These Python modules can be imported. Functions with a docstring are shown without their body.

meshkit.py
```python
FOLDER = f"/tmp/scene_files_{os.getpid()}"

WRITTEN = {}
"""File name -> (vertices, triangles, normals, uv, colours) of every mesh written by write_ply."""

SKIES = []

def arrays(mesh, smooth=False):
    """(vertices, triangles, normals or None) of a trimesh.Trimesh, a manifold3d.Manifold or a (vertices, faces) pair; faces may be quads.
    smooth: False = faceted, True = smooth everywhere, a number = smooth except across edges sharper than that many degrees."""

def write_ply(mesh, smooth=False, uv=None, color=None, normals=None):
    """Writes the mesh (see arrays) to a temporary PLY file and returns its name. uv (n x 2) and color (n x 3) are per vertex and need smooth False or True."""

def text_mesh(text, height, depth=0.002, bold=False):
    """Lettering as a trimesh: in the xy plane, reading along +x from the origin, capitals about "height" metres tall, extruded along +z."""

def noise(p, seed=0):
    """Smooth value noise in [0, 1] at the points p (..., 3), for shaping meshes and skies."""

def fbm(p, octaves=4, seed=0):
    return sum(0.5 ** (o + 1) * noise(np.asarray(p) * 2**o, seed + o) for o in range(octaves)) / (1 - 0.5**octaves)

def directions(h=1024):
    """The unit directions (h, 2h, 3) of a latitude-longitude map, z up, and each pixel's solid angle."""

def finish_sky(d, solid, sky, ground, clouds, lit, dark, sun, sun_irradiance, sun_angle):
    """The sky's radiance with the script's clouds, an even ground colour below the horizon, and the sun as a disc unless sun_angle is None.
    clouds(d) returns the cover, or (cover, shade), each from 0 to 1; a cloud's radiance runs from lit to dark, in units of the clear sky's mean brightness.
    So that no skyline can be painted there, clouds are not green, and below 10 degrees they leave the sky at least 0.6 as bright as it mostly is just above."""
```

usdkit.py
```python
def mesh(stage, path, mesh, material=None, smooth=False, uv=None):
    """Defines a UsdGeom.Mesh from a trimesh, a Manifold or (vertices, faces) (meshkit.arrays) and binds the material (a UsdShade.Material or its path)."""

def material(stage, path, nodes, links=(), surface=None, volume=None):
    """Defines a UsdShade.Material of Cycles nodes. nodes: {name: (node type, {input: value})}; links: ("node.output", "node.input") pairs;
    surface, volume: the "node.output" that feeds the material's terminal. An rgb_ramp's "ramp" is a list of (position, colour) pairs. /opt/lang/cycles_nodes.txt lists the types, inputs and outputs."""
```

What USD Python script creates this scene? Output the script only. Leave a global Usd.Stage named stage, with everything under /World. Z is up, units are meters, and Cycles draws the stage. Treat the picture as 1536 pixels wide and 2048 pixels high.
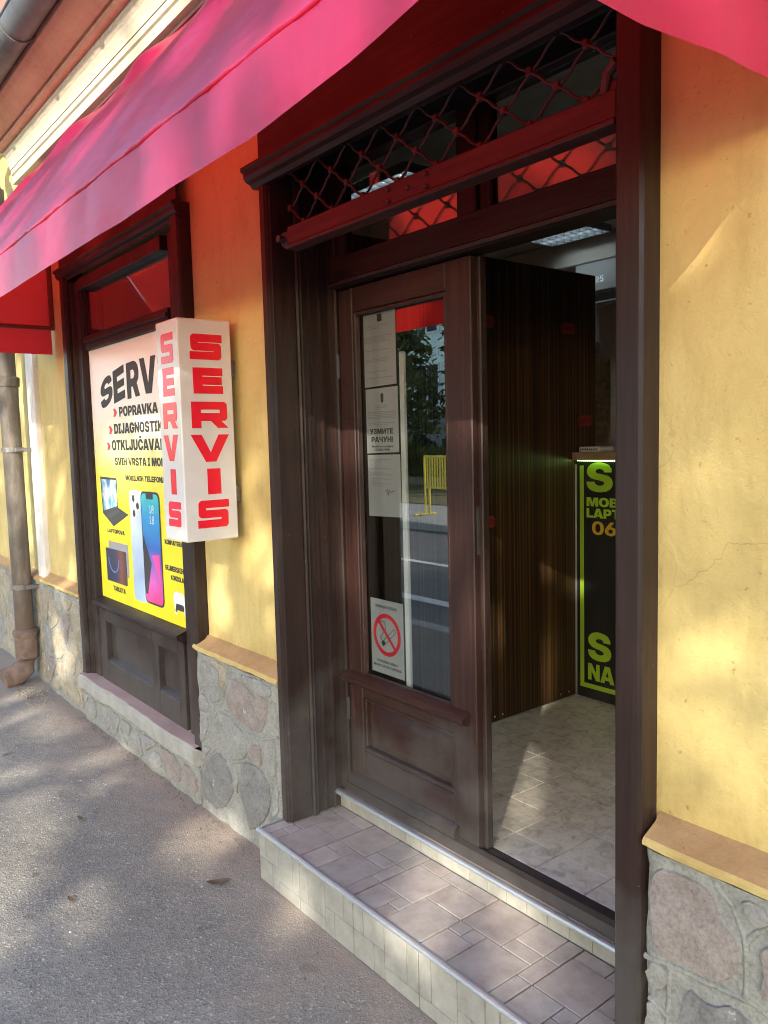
import math, random
import numpy as np, trimesh
import glob
from PIL import Image, ImageDraw, ImageFont
from shapely.geometry import Polygon, LineString, Point, box as sbox, MultiPolygon
from shapely.ops import unary_union
from shapely import affinity
from scipy.spatial import Voronoi
from pxr import Usd, UsdGeom, UsdLux, UsdShade, Gf, Sdf, Vt
import usdkit, meshkit

stage = Usd.Stage.CreateInMemory()
UsdGeom.SetStageUpAxis(stage, UsdGeom.Tokens.z)
UsdGeom.SetStageMetersPerUnit(stage, 1.0)
UsdGeom.Xform.Define(stage, '/World'); UsdGeom.Scope.Define(stage, '/World/Looks')

# ------------------------------------------------------------------ camera, sky, sun, exposure
EXPOSURE = 2.22
SKY = 0.15
SUN = 0.5
cam = UsdGeom.Camera.Define(stage, '/World/camera')
cam.AddTransformOp().Set(Gf.Matrix4d(
    0.6222169, 0.78243202, -0.02542158, 0,
    -0.05598479, 0.07686427, 0.99546853, 0,
    0.78084047, -0.61797412, 0.09163054, 0,
    0, 0, 1.5, 1))
cam.CreateHorizontalApertureAttr(24.0); cam.CreateVerticalApertureAttr(32.0)
cam.CreateFocalLengthAttr(24.0 * 1590 / 1536)
cam.CreateClippingRangeAttr(Gf.Vec2f(0.05, 5000))
cam.CreateExposureAttr(EXPOSURE)
SD = np.array([0.68, -1.0, 0.55]); SD /= np.linalg.norm(SD)
dome = UsdLux.DomeLight.Define(stage, '/World/sky')
dome.CreateIntensityAttr(1.0)
sm = usdkit.material(stage, '/World/Looks/sky', {
    's': ('sky_texture', {'sky_type': 'single_scattering', 'sun_disc': False, 'sun_elevation': math.asin(SD[2]), 'sun_rotation': math.atan2(SD[0], SD[1])}),
    'b': ('background_shader', {'strength': SKY})}, [('s.color', 'b.color')], surface='b.background')
UsdShade.MaterialBindingAPI.Apply(dome.GetPrim()).Bind(sm)
dome.GetPrim().SetCustomDataByKey('kind', 'structure')
sun = UsdLux.DistantLight.Define(stage, '/World/sun')
sun.CreateIntensityAttr(SUN); sun.CreateAngleAttr(0.45); sun.CreateColorAttr(Gf.Vec3f(1.0, 0.92, 0.78))
sun.CreateNormalizeAttr(True)
zx = SD; xx = np.cross([0, 0, 1.0], zx); xx /= np.linalg.norm(xx); yx = np.cross(zx, xx)
sun.AddTransformOp().Set(Gf.Matrix4d(*xx, 0, *yx, 0, *zx, 0, 0, 0, 0, 1))

# ------------------------------------------------------------------ helpers
ORG = {}; USED = {}
def numbered(base):
    n = USED.get(base, -1) + 1; USED[base] = n
    return base if n == 0 else f'{base}_{n:03d}'
def meta(p, label=None, cat=None, group=None, kind=None):
    for k, v in (('label', label), ('category', cat), ('group', group), ('kind', kind)):
        if v: p.SetCustomDataByKey(k, v)
def thing(name, label, cat, loc, group=None, rotz=0):
    path = numbered('/World/' + name)
    x = UsdGeom.Xform.Define(stage, path); x.AddTranslateOp().Set(Gf.Vec3d(*map(float, loc)))
    if rotz: x.AddRotateZOp().Set(rotz)
    ORG[path] = np.array(loc, float)
    meta(x.GetPrim(), label, cat, group)
    return path
def setting(name, loc=(0, 0, 0)):
    path = numbered('/World/' + name)
    x = UsdGeom.Xform.Define(stage, path); x.AddTranslateOp().Set(Gf.Vec3d(*map(float, loc)))
    ORG[path] = np.array(loc, float); meta(x.GetPrim(), kind='structure')
    return path
def cat(ms): return trimesh.util.concatenate([m for m in ms])
def obj(name, mesh, m, parent=None, smooth=False, label=None, c=None, group=None, kind=None):
    path = numbered((parent or '/World') + '/' + name)
    o = np.zeros(3)
    if parent:
        o = ORG[parent]; ORG[path] = o
    if isinstance(mesh, list): mesh = cat(mesh)
    v, f = np.array(mesh.vertices) - o, np.array(mesh.faces)
    g = usdkit.mesh(stage, path, trimesh.Trimesh(v, f, process=False), m, smooth)
    meta(g.GetPrim(), label, c, group, kind)
    return path
# chamfered box
_s = np.array([(i, j, k) for i in (-1, 1) for j in (-1, 1) for k in (-1, 1)], float)
_t = np.concatenate([_s * [1, .9, .9], _s * [.9, 1, .9], _s * [.9, .9, 1]])
_hull = trimesh.convex.convex_hull(trimesh.PointCloud(_t))
_idx = [int(np.argmin(((_t - v) ** 2).sum(1))) for v in _hull.vertices]
_hf = np.array([[_idx[a] for a in f] for f in _hull.faces])
def bx(x0, x1, y0, y1, z0, z1, b=0.003):
    c = np.array([x0 + x1, y0 + y1, z0 + z1]) / 2; h = np.abs(np.array([x1 - x0, y1 - y0, z1 - z0])) / 2
    b = min(b, h.min() * .45)
    v = np.concatenate([_s * (h - np.array([0, b, b])), _s * (h - np.array([b, 0, b])), _s * (h - np.array([b, b, 0]))]) + c
    return trimesh.Trimesh(v, _hf, process=False)
def axes(shape, depth, o, u, v):
    """extrude a 2-D shape: u,v axes in the world, thickness along u x v"""
    u = np.array(u, float); v = np.array(v, float); n = np.cross(u, v)
    out = []
    for g in getattr(shape, 'geoms', [shape]):
        if g.is_empty or g.area < 1e-10 or g.geom_type != 'Polygon': continue
        m = trimesh.creation.extrude_polygon(g, depth, engine='earcut')
        p = np.array(m.vertices)
        m.vertices = np.array(o) + p[:, :1] * u + p[:, 1:2] * v + p[:, 2:] * n
        out.append(m)
    return cat(out)
F = lambda shape, y, d=.001: axes(shape, d, (0, y, 0), (1, 0, 0), (0, 0, 1))     # facing the street, front at y-d
def prof_x(pts, x0, x1):      # (y,z) profile run along x
    return axes(Polygon(pts), x1 - x0, (x0, 0, 0), (0, 1, 0), (0, 0, 1))
def prof_z(pts, z0, z1):      # (x,y) profile run along z
    return axes(Polygon(pts), z1 - z0, (0, 0, z0), (1, 0, 0), (0, 1, 0))
def tube(pts, r, n=8, closed_caps=True):
    p = np.array(pts, float); r = np.broadcast_to(r, (len(p),)).astype(float)
    t = np.gradient(p, axis=0); t /= np.linalg.norm(t, axis=1, keepdims=True) + 1e-12
    a = np.cross(t, np.where(np.abs(t[:, 2:]) < .9, [0, 0, 1.], [1., 0, 0])); a /= np.linalg.norm(a, axis=1, keepdims=True)
    for i in range(1, len(a)):
        if a[i] @ a[i - 1] < 0: a[i] = -a[i]
    b = np.cross(t, a); an = np.arange(n) * 2 * np.pi / n
    v = (p[:, None] + r[:, None, None] * (np.cos(an)[None, :, None] * a[:, None] + np.sin(an)[None, :, None] * b[:, None])).reshape(-1, 3)
    f = []
    for i in range(len(p) - 1):
        for j in range(n):
            q = [i * n + j, i * n + (j + 1) % n, (i + 1) * n + (j + 1) % n, (i + 1) * n + j]
            f += [[q[0], q[1], q[2]], [q[0], q[2], q[3]]]
    k = len(v); v = np.vstack([v, p[0], p[-1]])
    for j in range(n):
        f += [[k, (j + 1) % n, j], [k + 1, (len(p) - 1) * n + j, (len(p) - 1) * n + (j + 1) % n]]
    m = trimesh.Trimesh(v, f, process=False); return m
def grid(P, flip=False):
    """P (n,m,3) to mesh"""
    n, m = P.shape[:2]; i, j = np.meshgrid(np.arange(n - 1), np.arange(m - 1), indexing='ij')
    q = np.stack([i * m + j, (i + 1) * m + j, (i + 1) * m + j + 1, i * m + j + 1], -1).reshape(-1, 4)
    if flip: q = q[:, ::-1]
    return trimesh.Trimesh(P.reshape(-1, 3), np.vstack([q[:, [0, 1, 2]], q[:, [0, 2, 3]]]), process=False)
_font = glob.glob('/opt/blender-*/*/datafiles/fonts/Inter.woff2')[0]
def text(s, h, weight=900, sx=1.0, px=96, center=False):
    f = ImageFont.truetype(_font, px); f.set_variation_by_axes([32 if weight > 600 else 14, weight])
    x0, y0, x1, y1 = f.getbbox(s, anchor='ls')
    im = Image.new('L', (x1 - x0 + 8, y1 - y0 + 8))
    ImageDraw.Draw(im).text((4 - x0, 4 - y0), s, 255, f, anchor='ls')
    on = np.pad(np.asarray(im) > 127, ((0, 0), (1, 1))).astype(np.int8)
    r, a = np.nonzero(np.diff(on, axis=1) == 1); e = np.nonzero(np.diff(on, axis=1) == -1)[1]
    sh = unary_union([sbox(p, -q - 1, w, -q) for p, q, w in zip(a, r, e)]).buffer(.6).buffer(-.6).simplify(.6)
    k = h / (px * .727)
    sh = affinity.affine_transform(sh, [k * sx, 0, 0, k, -4 * k * sx, (4 - y0) * k])
    b = sh.bounds
    return affinity.translate(sh, -b[0] - (b[2] - b[0]) / 2 * center, 0)
def fit(s, x0, x1, z0, h, weight=900, px=96):
    t = text(s, h, weight, 1, px); b = t.bounds
    return affinity.translate(affinity.scale(t, (x1 - x0) / (b[2] - b[0]), 1, origin=(0, 0)), x0, z0)
def rrect(x0, z0, x1, z1, r): return sbox(x0 + r, z0 + r, x1 - r, z1 - r).buffer(r, quad_segs=4)

# ------------------------------------------------------------------ materials
def mat(name, nodes, links, surface='p.BSDF'): return usdkit.material(stage, '/World/Looks/' + name, nodes, links, surface=surface)
def surf(name, ramp, scale=8, stretch=(1, 1, 1), rough=.6, bump=0., bscale=None, bdist=.003, spec=.5, detail=6, metallic=0, rough2=None, coat=0, nrough=.6):
    N = {'g': ('geometry', {}), 'm': ('mapping', {'scale': stretch}), 'n': ('noise_texture', {'scale': scale, 'detail': detail, 'roughness': nrough}),
         'r': ('rgb_ramp', {'ramp': ramp}), 'p': ('principled_bsdf', {'roughness': rough, 'specular_ior_level': spec, 'metallic': metallic, 'coat_weight': coat})}
    L = [('g.position', 'm.vector'), ('m.vector', 'n.vector'), ('n.fac', 'r.fac'), ('r.color', 'p.base_color')]
    if rough2 is not None:
        N['mr'] = ('map_range', {'from_min': .3, 'from_max': .7, 'to_min': rough, 'to_max': rough2, 'clamp': True}); L += [('n.fac', 'mr.value'), ('mr.result', 'p.roughness')]
    if bump:
        N['n2'] = ('noise_texture', {'scale': bscale or scale * 4, 'detail': 5, 'roughness': .6}); N['b'] = ('bump', {'strength': bump, 'distance': bdist})
        L += [('m.vector', 'n2.vector'), ('n2.fac', 'b.height'), ('b.normal', 'p.normal')]
    return mat(name, N, L)
def flat(name, col, rough=.5, spec=.5, metallic=0, em=0, coat=0):
    n = {'p': ('principled_bsdf', {'base_color': col, 'roughness': rough, 'specular_ior_level': spec, 'metallic': metallic, 'coat_weight': coat})}
    if em: n['p'][1].update({'emission_color': col, 'emission_strength': em})
    return mat(name, n, [])

def plaster(name, c1, c2, c3):
    return mat(name, {
        'g': ('geometry', {}),
        'n': ('noise_texture', {'scale': 2.2, 'detail': 8, 'roughness': .62}),
        'r': ('rgb_ramp', {'ramp': [(.25, c2), (.5, c1), (.75, c3)]}),
        # brushed-on streaks and small dark pits
        'ms': ('mapping', {'scale': (9, 9, 2.2)}), 'ns': ('noise_texture', {'scale': 2.0, 'detail': 5, 'roughness': .7}),
        'rs': ('rgb_ramp', {'ramp': [(.33, (.8, .77, .7)), (.5, (1, 1, 1)), (.7, (1.06, 1.05, 1.02))]}),
        'mx': ('mix', {'mix_type': 'multiply', 'fac': .45}),
        'np': ('noise_texture', {'scale': 45, 'detail': 3, 'roughness': .6}), 'rp': ('rgb_ramp', {'ramp': [(.26, (.55, .45, .4)), (.34, (1, 1, 1))]}),
        'mx2': ('mix', {'mix_type': 'multiply', 'fac': .75}),
        # hairline cracks
        'nd': ('noise_texture', {'scale': 5, 'detail': 5}), 'md': ('mix_color', {'blend_type': 'linear_light', 'fac': .12}),
        'v': ('voronoi_texture', {'feature': 'distance_to_edge', 'scale': 3.1}),
        'rv': ('rgb_ramp', {'ramp': [(0, (.4, .3, .24)), (.003, (1, 1, 1))]}),
        'nm': ('noise_texture', {'scale': 1.7, 'detail': 1}), 'rm': ('rgb_ramp', {'ramp': [(.54, (0, 0, 0)), (.62, (.55, .55, .55))]}),
        'mx3': ('mix', {'mix_type': 'multiply', 'fac': .4}),
        'nb': ('noise_texture', {'scale': 55, 'detail': 5, 'roughness': .75}), 'b': ('bump', {'strength': .8, 'distance': .005}),
        'sz': ('separate_xyz', {}), 'mzz': ('map_range', {'from_min': .68, 'from_max': 1.0, 'to_min': .2, 'to_max': -.15, 'clamp': True}), 'nz': ('noise_texture', {'scale': 6, 'detail': 6, 'roughness': .7}), 'az': ('math', {'math_type': 'add'}),
        'rz': ('rgb_ramp', {'ramp': [(.55, (0, 0, 0)), (.8, (.55, .55, .55))]}), 'xz': ('mix', {'mix_type': 'multiply', 'color2': (.72, .64, .55)}),
        'nb2': ('noise_texture', {'scale': 7, 'detail': 4}), 'b2': ('bump', {'strength': .45, 'distance': .012}),
        'p': ('principled_bsdf', {'roughness': .85, 'specular_ior_level': .25})},
        [('g.position', 'n.vector'), ('n.fac', 'r.fac'), ('g.position', 'ms.vector'), ('ms.vector', 'ns.vector'), ('ns.fac', 'rs.fac'),
         ('r.color', 'mx.color1'), ('rs.color', 'mx.color2'), ('g.position', 'np.vector'), ('np.fac', 'rp.fac'), ('mx.color', 'mx2.color1'), ('rp.color', 'mx2.color2'),
         ('g.position', 'nd.vector'), ('g.position', 'md.a'), ('nd.color', 'md.b'), ('md.result', 'v.vector'), ('v.distance', 'rv.fac'),
         ('g.position', 'nm.vector'), ('nm.fac', 'rm.fac'), ('rm.color', 'mx3.fac'), ('mx2.color', 'mx3.color1'), ('rv.color', 'mx3.color2'),
         ('g.position', 'sz.vector'), ('sz.z', 'mzz.value'), ('mzz.result', 'az.value1'), ('g.position', 'nz.vector'), ('nz.fac', 'az.value2'), ('az.value', 'rz.fac'), ('rz.color', 'xz.fac'), ('mx3.color', 'xz.color1'), ('xz.color', 'p.base_color'), ('g.position', 'nb.vector'), ('nb.fac', 'b.height'), ('g.position', 'nb2.vector'), ('nb2.fac', 'b2.height'), ('b.normal', 'b2.normal'), ('b2.normal', 'p.normal')])
M = {}
M['yellow'] = plaster('yellow_plaster', (.54, .425, .170), (.455, .345, .132), (.61, .50, .22))
M['ochre'] = plaster('ochre_ledge_plaster', (.41, .27, .135), (.32, .205, .105), (.50, .36, .17))
M['cream'] = plaster('cream_plaster', (.56, .51, .38), (.47, .42, .31), (.62, .57, .45))
M['white_plaster'] = plaster('white_plaster', (.62, .61, .58), (.54, .53, .50), (.68, .67, .64))
M['terracotta'] = plaster('terracotta_plaster', (.62, .30, .20), (.5, .23, .15), (.68, .36, .25))
def wood(name, stretch, c1, c2, c3, wear=True, rough=.42, worn=(.055, .049, .045)):
    N = {'g': ('geometry', {}), 'm': ('mapping', {'scale': stretch}), 'n': ('noise_texture', {'scale': 1, 'detail': 7, 'roughness': .65, 'distortion': .4}),
         'r': ('rgb_ramp', {'ramp': [(.3, c1), (.5, c2), (.72, c3)]}),
         'nw': ('noise_texture', {'scale': 3.1, 'detail': 5, 'roughness': .65}), 'sx': ('separate_xyz', {}),
         'mz': ('map_range', {'from_min': .22, 'from_max': .85, 'to_min': .30, 'to_max': -.12, 'clamp': True}),
         'ad': ('math', {'math_type': 'add'}), 'rw': ('rgb_ramp', {'ramp': [(.52, (0, 0, 0)), (.78, (.85, .85, .85))]}),
         'mw': ('mix', {'mix_type': 'mix', 'color2': worn}),
         'nc': ('noise_texture', {'scale': 95, 'detail': 2}), 'rc': ('rgb_ramp', {'ramp': [(.755, (0, 0, 0)), (.79, (.6, .6, .6))]}),
         'mc': ('mix', {'mix_type': 'mix', 'color2': (.20, .15, .13)}),
         'b': ('bump', {'strength': .55, 'distance': .002}),
         'ro': ('map_range', {'from_min': .3, 'from_max': .75, 'to_min': rough - .08, 'to_max': rough + .2, 'clamp': True}),
         'p': ('principled_bsdf', {'specular_ior_level': .32})}
    L = [('g.position', 'm.vector'), ('m.vector', 'n.vector'), ('n.fac', 'r.fac'), ('g.position', 'nw.vector'), ('g.position', 'sx.vector'), ('sx.z', 'mz.value'),
         ('mz.result', 'ad.value1'), ('nw.fac', 'ad.value2'), ('ad.value', 'rw.fac'), ('rw.color', 'mw.fac'), ('r.color', 'mw.color1'),
         ('g.position', 'nc.vector'), ('nc.fac', 'rc.fac'), ('rc.color', 'mc.fac'), ('mw.color', 'mc.color1'), ('mc.color', 'p.base_color'),
         ('n.fac', 'b.height'), ('b.normal', 'p.normal'), ('nw.fac', 'ro.value'), ('ro.result', 'p.roughness')]
    return mat(name, N, L)
W1, W2, W3 = (.009, .0052, .0045), (.0165, .0088, .0073), (.028, .0155, .012)
M['wood_v'] = wood('brown_wood_upright', (55, 55, 2.5), W1, W2, W3)
M['wood_h'] = wood('brown_wood_level', (2.5, 55, 55), W1, W2, W3)
M['wood_red'] = wood('red_brown_wood_upright', (60, 60, 2.2), (.011, .0050, .0042), (.0205, .0088, .0072), (.036, .0158, .0122))
M['wood_redh'] = wood('red_brown_wood_level', (2.2, 60, 60), (.011, .0050, .0042), (.0205, .0088, .0072), (.036, .0158, .0122))
M['zebra'] = mat('zebra_veneer', {'g': ('geometry', {}), 'm': ('mapping', {'scale': (1, 150, .35)}), 'n': ('noise_texture', {'scale': 1, 'detail': 3, 'roughness': .5}),
    'm2': ('mapping', {'scale': (1, 7, .1)}), 'n2': ('noise_texture', {'scale': 1, 'detail': 2}),
    'r': ('rgb_ramp', {'ramp': [(.34, (.011, .0065, .0048)), (.5, (.030, .016, .0085)), (.7, (.14, .07, .025))]}),
    'r2': ('rgb_ramp', {'ramp': [(.3, (.45, .45, .45)), (.7, (1.1, 1.1, 1.1))]}), 'x': ('mix', {'mix_type': 'multiply', 'fac': 1.0}),
    'p': ('principled_bsdf', {'roughness': .38, 'specular_ior_level': .3})},
    [('g.position', 'm.vector'), ('m.vector', 'n.vector'), ('n.fac', 'r.fac'), ('g.position', 'm2.vector'), ('m2.vector', 'n2.vector'), ('n2.fac', 'r2.fac'),
     ('r.color', 'x.color1'), ('r2.color', 'x.color2'), ('x.color', 'p.base_color')])
def fabric(name, col, tr, w):
    return mat(name, {'g': ('geometry', {}), 'ms': ('mapping', {'scale': (4.0, 1.0, .9)}), 'n': ('noise_texture', {'scale': 3.0, 'detail': 7, 'roughness': .68}),
        'r': ('rgb_ramp', {'ramp': [(.28, tuple(.74 * x for x in col)), (.5, col), (.74, tuple(1.12 * x for x in col))]}),
        'mb': ('mapping', {'scale': (1.2, 4, 4)}), 'nb': ('noise_texture', {'scale': 3, 'detail': 3}), 'b': ('bump', {'strength': .25, 'distance': .02}),
        'p': ('principled_bsdf', {'roughness': .31, 'specular_ior_level': .6}), 't': ('translucent_bsdf', {'color': tr}), 'x': ('mix_closure', {'fac': w})},
        [('g.position', 'ms.vector'), ('ms.vector', 'n.vector'), ('n.fac', 'r.fac'), ('r.color', 'p.base_color'), ('g.position', 'mb.vector'), ('mb.vector', 'nb.vector'), ('nb.fac', 'b.height'), ('b.normal', 'p.normal'),
         ('p.BSDF', 'x.closure1'), ('t.BSDF', 'x.closure2')], 'x.closure')
M['red_fabric'] = fabric('red_awning_fabric', (.36, .017, .082), (.95, .04, .03), .46)
M['awning_frame'] = flat('awning_frame_red_brown', (.12, .03, .03), .45)
M['asphalt'] = mat('worn_asphalt', {'g': ('geometry', {}),
    'n1': ('noise_texture', {'scale': .9, 'detail': 6, 'roughness': .62}), 'r1': ('rgb_ramp', {'ramp': [(.3, (.165, .152, .128)), (.5, (.218, .202, .172)), (.72, (.278, .258, .219))]}),
    'v': ('voronoi_texture', {'feature': 'f1', 'scale': 165, 'randomness': 1}), 'sc': ('separate_color', {}),
    'rv': ('rgb_ramp', {'ramp': [(0, (.5, .5, .5)), (.45, (.95, .95, .95)), (.9, (1.15, 1.14, 1.12)), (.97, (1.7, 1.66, 1.6)), (1, (2.2, 2.15, 2.05))]}),
    'x': ('mix', {'mix_type': 'multiply', 'fac': .62}),
    'gs': ('noise_texture', {'scale': 8.5, 'detail': 2, 'roughness': .4}), 'gr': ('rgb_ramp', {'ramp': [(.235, (.52, .52, .53)), (.27, (1, 1, 1))]}), 'gx': ('mix', {'mix_type': 'multiply', 'fac': .9}),
    'dust': ('noise_texture', {'scale': 2.3, 'detail': 6, 'roughness': .7}), 'sx': ('separate_xyz', {}),
    'my': ('map_range', {'from_min': .7, 'from_max': 1.38, 'to_min': -.22, 'to_max': .30, 'clamp': True}), 'ad': ('math', {'math_type': 'add'}),
    'rd': ('rgb_ramp', {'ramp': [(.48, (0, 0, 0)), (.75, (.8, .8, .8))]}), 'xd': ('mix', {'mix_type': 'mix', 'color2': (.27, .215, .165)}),
    'nb': ('noise_texture', {'scale': 160, 'detail': 3, 'roughness': .6}), 'b1': ('bump', {'strength': .5, 'distance': .003}),
    'b2': ('bump', {'strength': .5, 'distance': .004}), 'nn': ('noise_texture', {'scale': 14, 'detail': 4}), 'b3': ('bump', {'strength': .5, 'distance': .01}),
    'p': ('principled_bsdf', {'roughness': .82, 'specular_ior_level': .35})},
    [('g.position', 'n1.vector'), ('n1.fac', 'r1.fac'), ('g.position', 'v.vector'), ('v.color', 'sc.color'), ('sc.r', 'rv.fac'), ('r1.color', 'x.color1'), ('rv.color', 'x.color2'),
     ('g.position', 'dust.vector'), ('g.position', 'sx.vector'), ('sx.y', 'my.value'), ('my.result', 'ad.value1'), ('dust.fac', 'ad.value2'), ('ad.value', 'rd.fac'), ('rd.color', 'xd.fac'), ('g.position', 'gs.vector'), ('gs.fac', 'gr.fac'), ('x.color', 'gx.color1'), ('gr.color', 'gx.color2'), ('gx.color', 'xd.color1'), ('xd.color', 'p.base_color'),
     ('v.distance', 'b1.height'), ('g.position', 'nb.vector'), ('nb.fac', 'b2.height'), ('b1.normal', 'b2.normal'), ('g.position', 'nn.vector'), ('nn.fac', 'b3.height'), ('b2.normal', 'b3.normal'), ('b3.normal', 'p.normal')])
M['grit'] = mat('asphalt_grit', {'g': ('geometry', {}), 'w': ('white_noise_texture', {}), 'v': ('voronoi_texture', {'scale': 60}), 'sc': ('separate_color', {}),
    'r': ('rgb_ramp', {'ramp': [(0, (.09, .088, .088)), (.6, (.19, .185, .18)), (.9, (.28, .27, .25)), (1, (.46, .45, .42))]}), 'p': ('principled_bsdf', {'roughness': .8, 'specular_ior_level': .4})},
    [('g.position', 'v.vector'), ('v.color', 'sc.color'), ('sc.g', 'r.fac'), ('r.color', 'p.base_color')])
M['road'] = surf('road_asphalt', [(.3, (.10, .10, .10)), (.7, (.15, .148, .145))], 3, rough=.85, bump=.6, bscale=90)
M['kerb'] = surf('kerb_concrete', [(.3, (.28, .27, .25)), (.7, (.40, .39, .36))], 6, rough=.85, bump=.4)
M['paint'] = surf('road_paint', [(.3, (.55, .55, .52)), (.7, (.75, .74, .70))], 9, rough=.7)
M['lawn'] = surf('dry_lawn', [(.3, (.10, .10, .04)), (.55, (.22, .18, .08)), (.75, (.30, .24, .12))], 4, rough=.9, bump=.8, bscale=50, bdist=.03)
def stone(name, c1, c2, c3, blot=(.5, .49, .45)):
    return mat(name, {'g': ('geometry', {}), 'n': ('noise_texture', {'scale': 14, 'detail': 9, 'roughness': .75}), 'r': ('rgb_ramp', {'ramp': [(.28, c1), (.5, c2), (.74, c3)]}),
        'nf': ('noise_texture', {'scale': 120, 'detail': 4, 'roughness': .7}), 'rf': ('rgb_ramp', {'ramp': [(.3, (.62, .62, .62)), (.5, (1, 1, 1)), (.72, (1.3, 1.28, 1.25))]}), 'x': ('mix', {'mix_type': 'multiply', 'fac': .8}),
        'nl': ('noise_texture', {'scale': 11, 'detail': 6, 'roughness': .6}), 'rl': ('rgb_ramp', {'ramp': [(.66, (0, 0, 0)), (.70, (.75, .75, .75))]}), 'xl': ('mix', {'mix_type': 'mix', 'color2': blot}),
        'b': ('bump', {'strength': .8, 'distance': .006}), 'b2': ('bump', {'strength': .5, 'distance': .003}), 'p': ('principled_bsdf', {'roughness': .88, 'specular_ior_level': .25})},
        [('g.position', 'n.vector'), ('n.fac', 'r.fac'), ('g.position', 'nf.vector'), ('nf.fac', 'rf.fac'), ('r.color', 'x.color1'), ('rf.color', 'x.color2'),
         ('g.position', 'nl.vector'), ('nl.fac', 'rl.fac'), ('rl.color', 'xl.fac'), ('x.color', 'xl.color1'), ('xl.color', 'p.base_color'),
         ('n.fac', 'b.height'), ('nf.fac', 'b2.height'), ('b.normal', 'b2.normal'), ('b2.normal', 'p.normal')])
M['stone_pink'] = stone('stone_pinkish', (.165, .138, .12), (.235, .203, .182), (.31, .28, .255))
M['stone_grey'] = stone('stone_grey', (.17, .168, .152), (.235, .232, .212), (.31, .305, .28))
M['stone_dark'] = stone('stone_dark', (.12, .117, .112), (.175, .172, .163), (.25, .245, .23))
M['stone_tan'] = stone('stone_tan', (.19, .165, .12), (.29, .255, .19), (.38, .345, .27))
M['mortar'] = stone('mortar_grey', (.165, .166, .145), (.235, .235, .21), (.305, .302, .275), (.31, .30, .27))
M['concrete'] = surf('sill_concrete', [(.3, (.24, .235, .205)), (.7, (.36, .35, .31))], 9, rough=.88, bump=.6, bscale=70)
M['sill_top'] = surf('sill_reddish_wash', [(.3, (.24, .17, .155)), (.7, (.33, .25, .225))], 5, rough=.8, bump=.4, bscale=60)
def tile(name, c1, c2, c3):
    return surf(name, [(.3, c1), (.52, c2), (.75, c3)], 16, rough=.42, bump=.25, bscale=70, detail=8, spec=.4, nrough=.72)
M['tiles'] = [tile('step_tile_mauve', (.20, .165, .148), (.275, .235, .212), (.345, .305, .28)), tile('step_tile_rose', (.215, .18, .158), (.295, .255, .228), (.36, .32, .295)),
              tile('step_tile_grey', (.205, .18, .162), (.285, .255, .232), (.355, .325, .30)), tile('step_tile_pale', (.235, .20, .178), (.32, .28, .252), (.385, .345, .315))]
M['risers'] = [tile('riser_tile_beige', (.20, .192, .163), (.275, .266, .232), (.345, .336, .30)), tile('riser_tile_sand', (.21, .202, .172), (.285, .276, .24), (.355, .346, .308)),
               tile('riser_tile_olive', (.19, .185, .158), (.265, .258, .225), (.335, .328, .292))]
M['grout'] = surf('tile_grout', [(.3, (.15, .13, .115)), (.7, (.22, .19, .17))], 20, rough=.9, bump=.4)
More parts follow.
